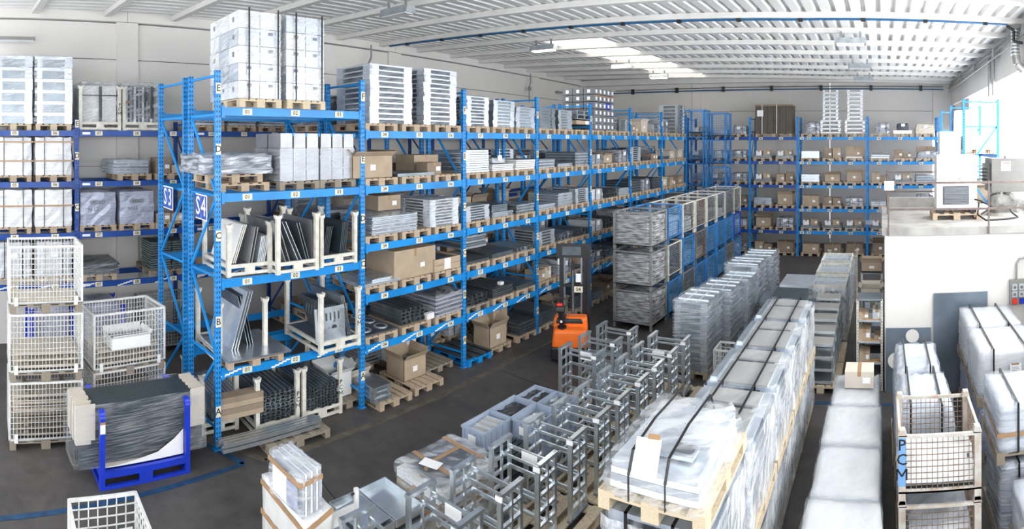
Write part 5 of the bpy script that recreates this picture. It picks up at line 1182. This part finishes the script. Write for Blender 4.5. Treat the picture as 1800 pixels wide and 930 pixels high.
for x in (-.24, .30): MB().box(x - .05, .44, .05, x + .05, .56, 2.50).build('mast_rail', 'black', t); MB().box(x - .03 + (.06 if x < 0 else -.06), .46, .05, x + .03 + (.06 if x < 0 else -.06), .54, 2.42).build('inner_mast', 'galvd', t)
MB().box(-.36, .40, 2.20, .42, .44, 2.52).build('mast_head', 'black', t); MB().box(-.22, .385, 2.26, .22, .40, 2.46).build('head_window', 'dark', t)
for z in (.7, 1.5, 2.44): MB().box(-.26, .45, z, .32, .53, z + .07).build('cross_member', 'black', t)
MB().tube((.03, .47, .1), (.03, .47, 1.9), .035, 12).build('lift_cylinder', 'galvd', t); MB().box(-.02, .44, 1.0, .06, .46, 2.1).build('chain', 'black', t); MB().box(.36, .38, .3, .44, .60, 2.5).build('mast_cover', 'black', t)
MB().box(.10, .425, 1.62, .22, .435, 1.82).build('paper_label', 'paper', t)
b = MB().box(.06, .42, 1.38, .26, .432, 1.52, 0); b.text('04', .12, basis((.16, .4185, 1.45), (1, 0, 0), (0, 0, 1)), 1); b.build('number_plate', ['tag', 'ink'], t)
for x in (-.2, .2): MB().box(x - .08, .56, .06, x + .08, 1.7, .12).build('fork', 'galvd', t)
MB().box(-.33, .46, 2.02, -.28, .50, 2.16).build('marker_tag', 'paper', t)
for x in (-.3, .3): MB().tube((x - .04, .1, .06), (x + .04, .1, .06), .06, 16).build('wheel', 'black', t)

# ------------------------------------------------------------------ covered pallets down the free passage
def soft_load(x, y, z, w, d, h, lab, seed, group, m='wrapc', straps=0, paper=True, cat='wrapped goods', band=False, jit=.008, taper=.03, tapes=True, rz=0):
    t = thing('covered_load', lab, cat, (x, y, z), rz, group)
    MB().wrapbox(-w / 2, 0, 0, w / 2, d, h, jit, 10, seed, bulge=.015, rc=.07, taper=taper, closed_bottom=True).build('cover', m, t, smooth=True)
    MB().wrapbox(-w / 2 - .012, -.012, 0, w / 2 + .012, d + .012, h + .014, jit * 1.6, 9, seed + 500, bulge=.015, rc=.05, taper=taper).build('stretch_wrap', 'thin', t, smooth=True)
    for sx in ((-.27, .24) if straps else ()): strap_over(t, sx * w, -.02, d + .02, 0, h + .025)
    if paper:
        MB().box(-.02, -.036, h * .5, .16, -.030, h * .5 + .14).build('paper_sheet', 'paper', t)
        if tapes: MB().box(.0, -.040, h * .5 + .125, .12, -.036, h * .5 + .15).build('tape', 'tape', t); MB().box(.0, -.040, h * .5 - .012, .13, -.036, h * .5 + .01).build('tape', 'tape', t)
        b = MB()
        for q in range(3): b.box(.01, -.0375, h * .5 + .035 + q * .025, .11 + .02 * (q % 2), -.0362, h * .5 + .041 + q * .025)
        b.build('print_lines', 'inkg', t)
    if band: MB().box(-w / 2 - .02, -.03, h * .35, w / 2 + .02, -.022, h * .35 + .05).box(-w / 2 - .022, -.02, h * .35, -w / 2 - .014, d, h * .35 + .05).build('tape_band', 'tape', t)
    return t
for i, (y, w, h, dd) in enumerate(((4.98, .84, .90, 1.12), (6.18, .80, .86, 1.06), (7.32, .82, .84, 1.08), (8.5, .76, .80, 1.1))):
    pallet((-.41, y, 0), 0, 'pallet under the %s covered load of the white row' % ['nearmost', 'second', 'third', 'fourth'][i], True, 'woodl', .8, 1.1, 'wooden pallets on the floor')
    soft_load(-.41, y, .146, w, dd, h, ['white film-covered pallet load at the near end of the white row', 'white film-covered pallet load, smooth top, second in the white row', 'white film-covered pallet load with taped note, third in the white row', 'white film-covered pallet load carrying a grey-brown carton'][i], 20 + i, 'white covered loads down the passage', paper=i != 1)
L_carton((-.36, 8.95, .985), 0, .46, .40, .26, 'pale taped carton lying on the last white covered load', None, rnd, 'cardl')

# rusty marked cage with white panels
def rusty_cage(z, lab, top):
    t = cage((.63, 6.02, z), 0, .90, .95, .74 if top else .95, lab, 'rust-stained white mesh cages', 'rust', 'rustwire', .06, foot=.12, post=.075, wr=.0035, vp=.065)
    for sx in (-1, 1):
        for y in (.04, .91): MB().prism([(-.05, 0), (.05, 0), (.03, .07), (-.03, .07)], 'y', y - .04, y + .04).build('post_cup', 'rust', t, (sx * .41, 0, (.74 if top else .95) - .01))
    b = MB().box(-.455, -.004, .20, -.375, -.001, .72, 0)
    if top:
        for q, c in enumerate('PCM'): b.text(c, .17, basis((-.415, -.0055, .64 - q * .155), (1, 0, 0), (0, 0, 1)), 1)
        b.build('marking', ['markblue', 'ink'], t)
    return t
rusty_cage(1.02, 'rust-stained white mesh cage with blue marking strip, on top of another', True)
rusty_cage(.05, 'rust-stained mesh cage at the bottom under the marked one', False)
t = thing('panel_stack', 'white panels with punched corner holes inside the marked rusty cage', 'panels', (.63, 6.1, 1.18))
for k in range(4): piece('panel', 'brightwhite', t, (0, .05 + k * .10, .20 - .02 * k), (.74, .02, .36), (-.35, 0, 0)); MB().tube((.32, .03 + k * .10, .29 - .02 * k), (.32, .0 + k * .10, .28 - .02 * k), .015, 10).build('hole', 'dark', t)
piece('channel', 'galvd', t, (0, .05, .03), (.76, .10, .05))
piece('note', 'paper', t, (-.18, .005, .38), (.2, .004, .12), (-.35, 0, 0))
L_wrap((.63, 6.1, .20), 0, .74, .75, .55, 'white goods inside the bottom rusty cage', None, rnd, 'wrapw', False)
for i, (x, y, w, d, h, lab) in enumerate(((.58, 7.15, .78, 1.2, 1.38, 'white wrapped load with two straps directly behind the rusty cage'), (.56, 8.5, .74, 1.15, 1.35, 'white wrapped load with two straps against the leaning grey sheets'))):
    pallet((x, y, 0), 0, 'pallet under the ' + lab, False, 'woodl', .8, 1.2, 'wooden pallets on the floor')
    soft_load(x, y, .146, w, d, h, lab, 60 + i, 'strapped white loads near the office wall', 'wrapw', 1, True, band=i == 0, jit=.014, taper=.12)

# strapped stacks along the office wall, two tiers
for i, (x, y, z, w, d, h, lab, m) in enumerate((
        (1.98, 9.72, 1.0, 1.0, 1.1, .70, 'strapped white load at the back beside the socket box', 'wrapc'), (1.98, 8.46, 1.0, 1.02, 1.15, .70, 'strapped white load with label sheet, middle office-wall stack', 'wrapc'),
        (1.92, 6.62, 1.16, 1.05, 1.02, .56, 'strapped white load with brown tape band beside the rusty cage', 'wrapw'), (2.02, 5.30, .46, 1.05, 1.1, .52, 'strapped silvery load low at the frame corner', 'wrapw'))):
    pallet((x, y, z - .146), 0, 'upper pallet under the ' + lab, True, 'woodg', w + .04, d, 'wooden pallets on the floor')
    soft_load(x, y, z, w, d, h, lab, 70 + i, 'strapped white stacks along the office wall', m, 1, True, band=i == 2, jit=.010, taper=.01)
    if i < 3:
        pallet((x, y, 0), 0, 'floor pallet beneath ' + lab, False, 'woodg', w, d, 'wooden pallets on the floor')
        soft_load(x, y, .146, w - .04, d - .04, z - .30, 'lower tier beneath the ' + lab, 80 + i, 'lower tiers along the office wall', 'purple' if i < 2 else 'wrapg', 1, i == 2)
pallet((1.98, 5.28, 0), 0, 'bottom pallet at the frame corner beside the rusty cage', True, 'woodg', 1.1, 1.1, 'wooden pallets on the floor')
t = thing('wooden_beams', 'short pale wooden beams leaning beside the low silvery load', 'timber', (1.42, 5.25, .0))
for k in range(3): piece('beam', 'woodl', t, (.03 * k, .08 + k * .2, .42), (.09, .12, .84), (.1, .06, 0))

# ------------------------------------------------------------------ office block with mezzanine
M['slab'] = mat('dusty_concrete_slab', (.36, .35, .33), .85, 0, .22, 2.5)
M['railp'] = mat('brown_rail_paint', (.15, .115, .105), .6, .1, .2, 9)
wo = struct(thing('wall_office', None, None, (.06, 11.06, 0)))
MB().box(0, 0, 0, 3.49, .15, 3.08).build('front_wall', 'wallm', wo); MB().box(0, .15, 0, .15, 3.95, 3.08).build('side_wall', 'wallm', wo); MB().box(.15, 3.8, 0, 3.49, 3.95, 3.08).build('rear_wall', 'wallm', wo)
struct(MB().box(0, 11.0, 3.08, 3.54, 15.1, 3.23).build('trim_1', 'slab'))
t = thing('railing', 'brown steel railing around the office roof', 'railing', (.1, 11.05, 3.23))
for x in (.03, 2.02): MB().bar((x, -.06, -.15), (x, -.06, .92), .045, .03).build('post', 'railp', t)
for z in (.36, .88): MB().bar((.03, -.06, z), (3.4, -.06, z), .03, .04).build('rail', 'railp', t)
for z in (.36, .88): MB().bar((.03, -.06, z), (.03, 3.9, z), .03, .04).build('rail', 'railp', t); MB().bar((.03, 3.9, z), (1.6, 3.9, z), .03, .04).build('rail', 'railp', t)
for y in (2.0, 3.9): MB().bar((.03, y, 0), (.03, y, .92), .045, .03).build('post', 'railp', t)
MB().box(-.05, -.09, .74, .14, -.082, .92).build('paper_sign', 'paper', t)
t = thing('steel_channel', 'long rusty concrete-stained channel lying at the rear edge of the office roof', 'channel', (.9, 14.6, 3.232)); MB().box(-.75, 0, 0, .8, .3, .22).build('channel', 'slab', t)
pallet((1.62, 12.0, 3.232), 0, 'old pallet under the white cooling unit on the office roof', True, 'wood', 1.05, .8, 'wooden pallets on the floor')
M['louvregrey'] = mat('grey_louvre', (.25, .26, .29), .5)
t = thing('cooling_unit', 'white louvred cooling unit standing on a pallet on the office roof', 'unit', (1.62, 12.05, 3.378))
for x in (-.36, .36): MB().box(x - .07, 0, 0, x + .07, .6, .08).build('foot', 'black', t)
rounded('housing', 'brightwhite', -.44, 0, .08, .44, .62, .72, .012, t); rounded('upper_housing', 'brightwhite', -.44, 0, .725, .44, .62, 1.25, .02, t)
g = MB().box(-.30, -.02, .18, .26, 0, .58).build('grille_frame', 'slate', t)
for q in range(14): MB().box(-.28, -.035, .195 + q * .027, .24, -.02, .207 + q * .027).build('louvre', 'louvregrey', g)
MB().tube((.06, -.01, .74), (.06, .0, .74), .012, 8).build('lock', 'ink', t)
t = thing('tall_white_cabinet', 'tall blank white cabinet standing behind the cooling unit', 'cabinet', (1.78, 14.3, 3.232)); rounded('cabinet_body', 'brightwhite', -.30, 0, 0, .24, .5, 1.95, .02, t); MB().box(-.03, -.01, .1, -.024, 0, 1.85).build('door_gap', 'inkg', t)
M['heatergrey'] = mat('heater_casing_grey', (.13, .13, .125), .6, 0, .05, 3)
t = thing('unit_heater', 'grey sheet metal air heater with black louvred outlet on the office roof', 'heater', (2.92, 12.6, 3.75))
rounded('casing', 'heatergrey', -.42, 0, .0, .55, .9, .78, .012, t); MB().box(-.42, -.004, .52, .55, 0, .527).build('seam', 'inkg', t)
g = MB().box(-.50, .08, .16, -.42, .82, .66).build('outlet_frame', 'black', t)
for q in range(6): MB().bar((-.56, .08, .20 + q * .08), (-.56, .82, .20 + q * .08), .09, .015).build('louvre', 'black', g)
b = MB().box(-.20, -.008, .50, .02, -.004, .72, 0); b.box(-.15, -.010, .66, -.12, -.008, .69, 1); b.text('FARGIA', .045, basis((-.07, -.0105, .675), (1, 0, 0), (0, 0, 1)), 1) if False else b.box(-.11, -.010, .665, -.01, -.008, .69, 1); b.build('maker_plate', ['tag', 'red'], t)
MB().tube((-.02, .3, .78), (-.02, .3, .84), .05, 10).build('cap', 'pipeg', t)
t = thing('heater_stand', 'round base wrapped in a grey dust cover below the air heater', 'stand', (2.82, 12.75, 3.232))
MB().tube((0, 0, 0), (0, 0, .07), .42, 24, 0, .40).build('base_ring', 'slab', t); MB().wrapbox(-.34, -.3, .07, .30, .3, .51, .04, 8, 5, taper=.35, rc=.3).build('cover', 'fabric', t, smooth=True)
t = thing('black_cable', 'black cable looping from the cooling unit over the office roof', 'cable', (0, 0, 3.25))
MB().path([(2.0, 12.0, .42), (2.1, 11.9, .40), (2.35, 11.8, .28), (2.1, 11.75, .12)], .018, 8).build('cable', 'black', t); MB().path([(2.1, 12.0, .35), (2.05, 11.9, .1), (2.2, 11.75, .0), (2.6, 11.8, 0), (2.95, 11.9, .02), (2.85, 12.05, .1), (2.8, 12.1, .2)], .02, 8).build('cable', 'black', t)
# sheets leaning on the office wall
def leaning_plate(x0, x1, h, y, lab, circles=()):
    t = thing('leaning_sheet', lab, 'sheet', (x0, y, 0), 0, 'grey metal sheets on the office wall'); n = 24
    w = x1 - x0
    MB().box(0, 0, 0, w, .006, h).build('sheet', 'heat', t)
    for (cx, cz, r) in circles:
        MB().tube((cx, -.006, cz), (cx, .0, cz), r, 32).build('round_cover', 'wallm', t)
    t.rotation_euler = (radians(-1.0), 0, 0); return t
leaning_plate(1.02, 2.10, 1.93, 10.98, 'tall grey metal sheet with small white note leaning on the office wall')
leaning_plate(.08, .97, 1.26, 11.0, 'lower grey metal sheet with round cutouts leaning on the office wall', ((.52, 1.10, .13), (.20, .62, .16)))
t = thing('socket_panel', 'grey industrial socket panel with red and blue sockets on office wall', 'socket panel', (2.55, 11.0, 1.64))
MB().box(0, -.04, 0, .42, .05, .50).build('panel_box', 'steelb', t)
for q, (x, z) in enumerate(((.09, .36), (.23, .36), (.36, .36), (.09, .22), (.23, .22))): p = MB().box(x - .05, -.07, z - .06, x + .05, -.04, z + .06).build('socket', 'pale', t); MB().tube((x, -.08, z), (x, -.07, z), .03, 14).build('socket_ring', 'inkg', p)
for x, m in ((.09, 'red'), (.24, 'rblue'), (.37, 'rblue')): MB().box(x - .045, -.09, .03, x + .045, -.04, .13).build('plug_socket', m, t)
MB().path([(.14, 0, .5), (.14, 0, .82), (.20, 0, .92), (.42, 0, .94)], .02, 8).build('conduit', 'pipeg', t); MB().path([(.33, -.06, .03), (.36, -.08, -.3), (.40, -.1, -.9)], .02, 8).build('cable', 'black', t)
# shelf units beside the office
def shelf_unit(x0, x1, y, h, d, lab, nsh, m='cream'):
    t = thing('steel_shelf_unit', lab, 'shelf', (x0, y, 0), 0, 'slotted steel shelf units'); w = x1 - x0
    for x in (.02, w - .02):
        for yy in (.02, d - .02):
            MB().box(x - .02, yy - .02, 0, x + .02, yy + .02, h).build('post', m, t)
        b = MB()
        for q in range(int(h / .06)): b.box(x - .006, -.002, .03 + q * .06, x + .006, 0, .05 + q * .06)
        b.build('slot_row', 'ink', t)['kind'] = 'stuff'
    for k in range(nsh): MB().box(.02, 0, .1 + k * (h - .12) / (nsh - 1), w - .02, d, .13 + k * (h - .12) / (nsh - 1)).build('shelf_board', 'pale' if k < nsh - 1 else 'galvd', t)
    return t
shelf_unit(-.50, .02, 11.08, 1.80, .5, 'slotted steel shelf unit with cartons beside the office corner', 5)
shelf_unit(-.50, .02, 13.3, 1.8, .5, 'second slotted steel shelf unit farther along the office side', 5)
shelf_unit(-.42, .02, 12.2, 1.45, .5, 'lower steel shelf unit between the two taller ones', 4, 'galvd')
lv = [.13 + k * 1.68 / 4 for k in range(5)]
for k, (lev, x, w, h, m, code, lab) in enumerate(((3, -.36, .2, .14, 'card', 'C', 'small taped carton on the upper shelf beside the office corner'), (3, -.10, .16, .2, 'pale', 'C', 'pale carton on the upper shelf beside the office corner'), (2, -.34, .24, .22, 'card', 'C', 'brown marked carton on the middle shelf beside the office corner'), (2, -.08, .14, .1, 'cardd', 'C', 'dark small carton on the middle shelf beside the office corner'),
        (1, -.34, .2, .2, 'card', 'C', 'taped carton on the second shelf beside the office corner'), (0, -.36, .18, .2, 'card', 'C', 'plain carton on the bottom shelf beside the office corner'), (0, -.12, .14, .25, 'bolts', 'C', 'dark glossy bundle on the bottom shelf beside the office corner'))):
    L_carton((x, 11.14, lv[lev]), 0, w, .3, h, lab, 'cartons on the slotted shelf', rnd, m, tape=k != 6)
t = thing('copper_offcuts', 'copper coloured offcuts lying along the shelf edges', 'offcuts', (-.25, 11.1, 0))
for lev in (1, 2, 3): piece('strip', 'tape', t, (.05, .05, lv[lev] + .012), (.36, .06, .02)); piece('strip', 'tape', t, (.12, .10, lv[lev] + .03), (.18, .05, .02), (0, 0, .2))
MB().box(-.40, 11.2, lv[3] + .24, -.1, 11.21, lv[3] + .40).build('pink_card', 'purple', t)
t.children[-1].location = (.25, -11.1, 0)
L_open((-.24, 12.25, 1.48), 0, .42, .38, .24, 'open carton with flap lying on the lower shelf unit beside the office', None, rnd, 'cardl')
L_open((-.24, 13.35, 1.83), 0, .5, .45, .22, 'brown carton crumpled on the second tall shelf unit', None, rnd, 'card')
for k in range(3): L_carton((-.34 + .16 * k, 13.36, .55 + .42 * (k % 3)), 0, .2, .3, .2, 'carton on the %s shelf of the second unit beside the office' % ['lower', 'middle', 'upper'][k], 'cartons on the second slotted shelf', rnd, 'card')
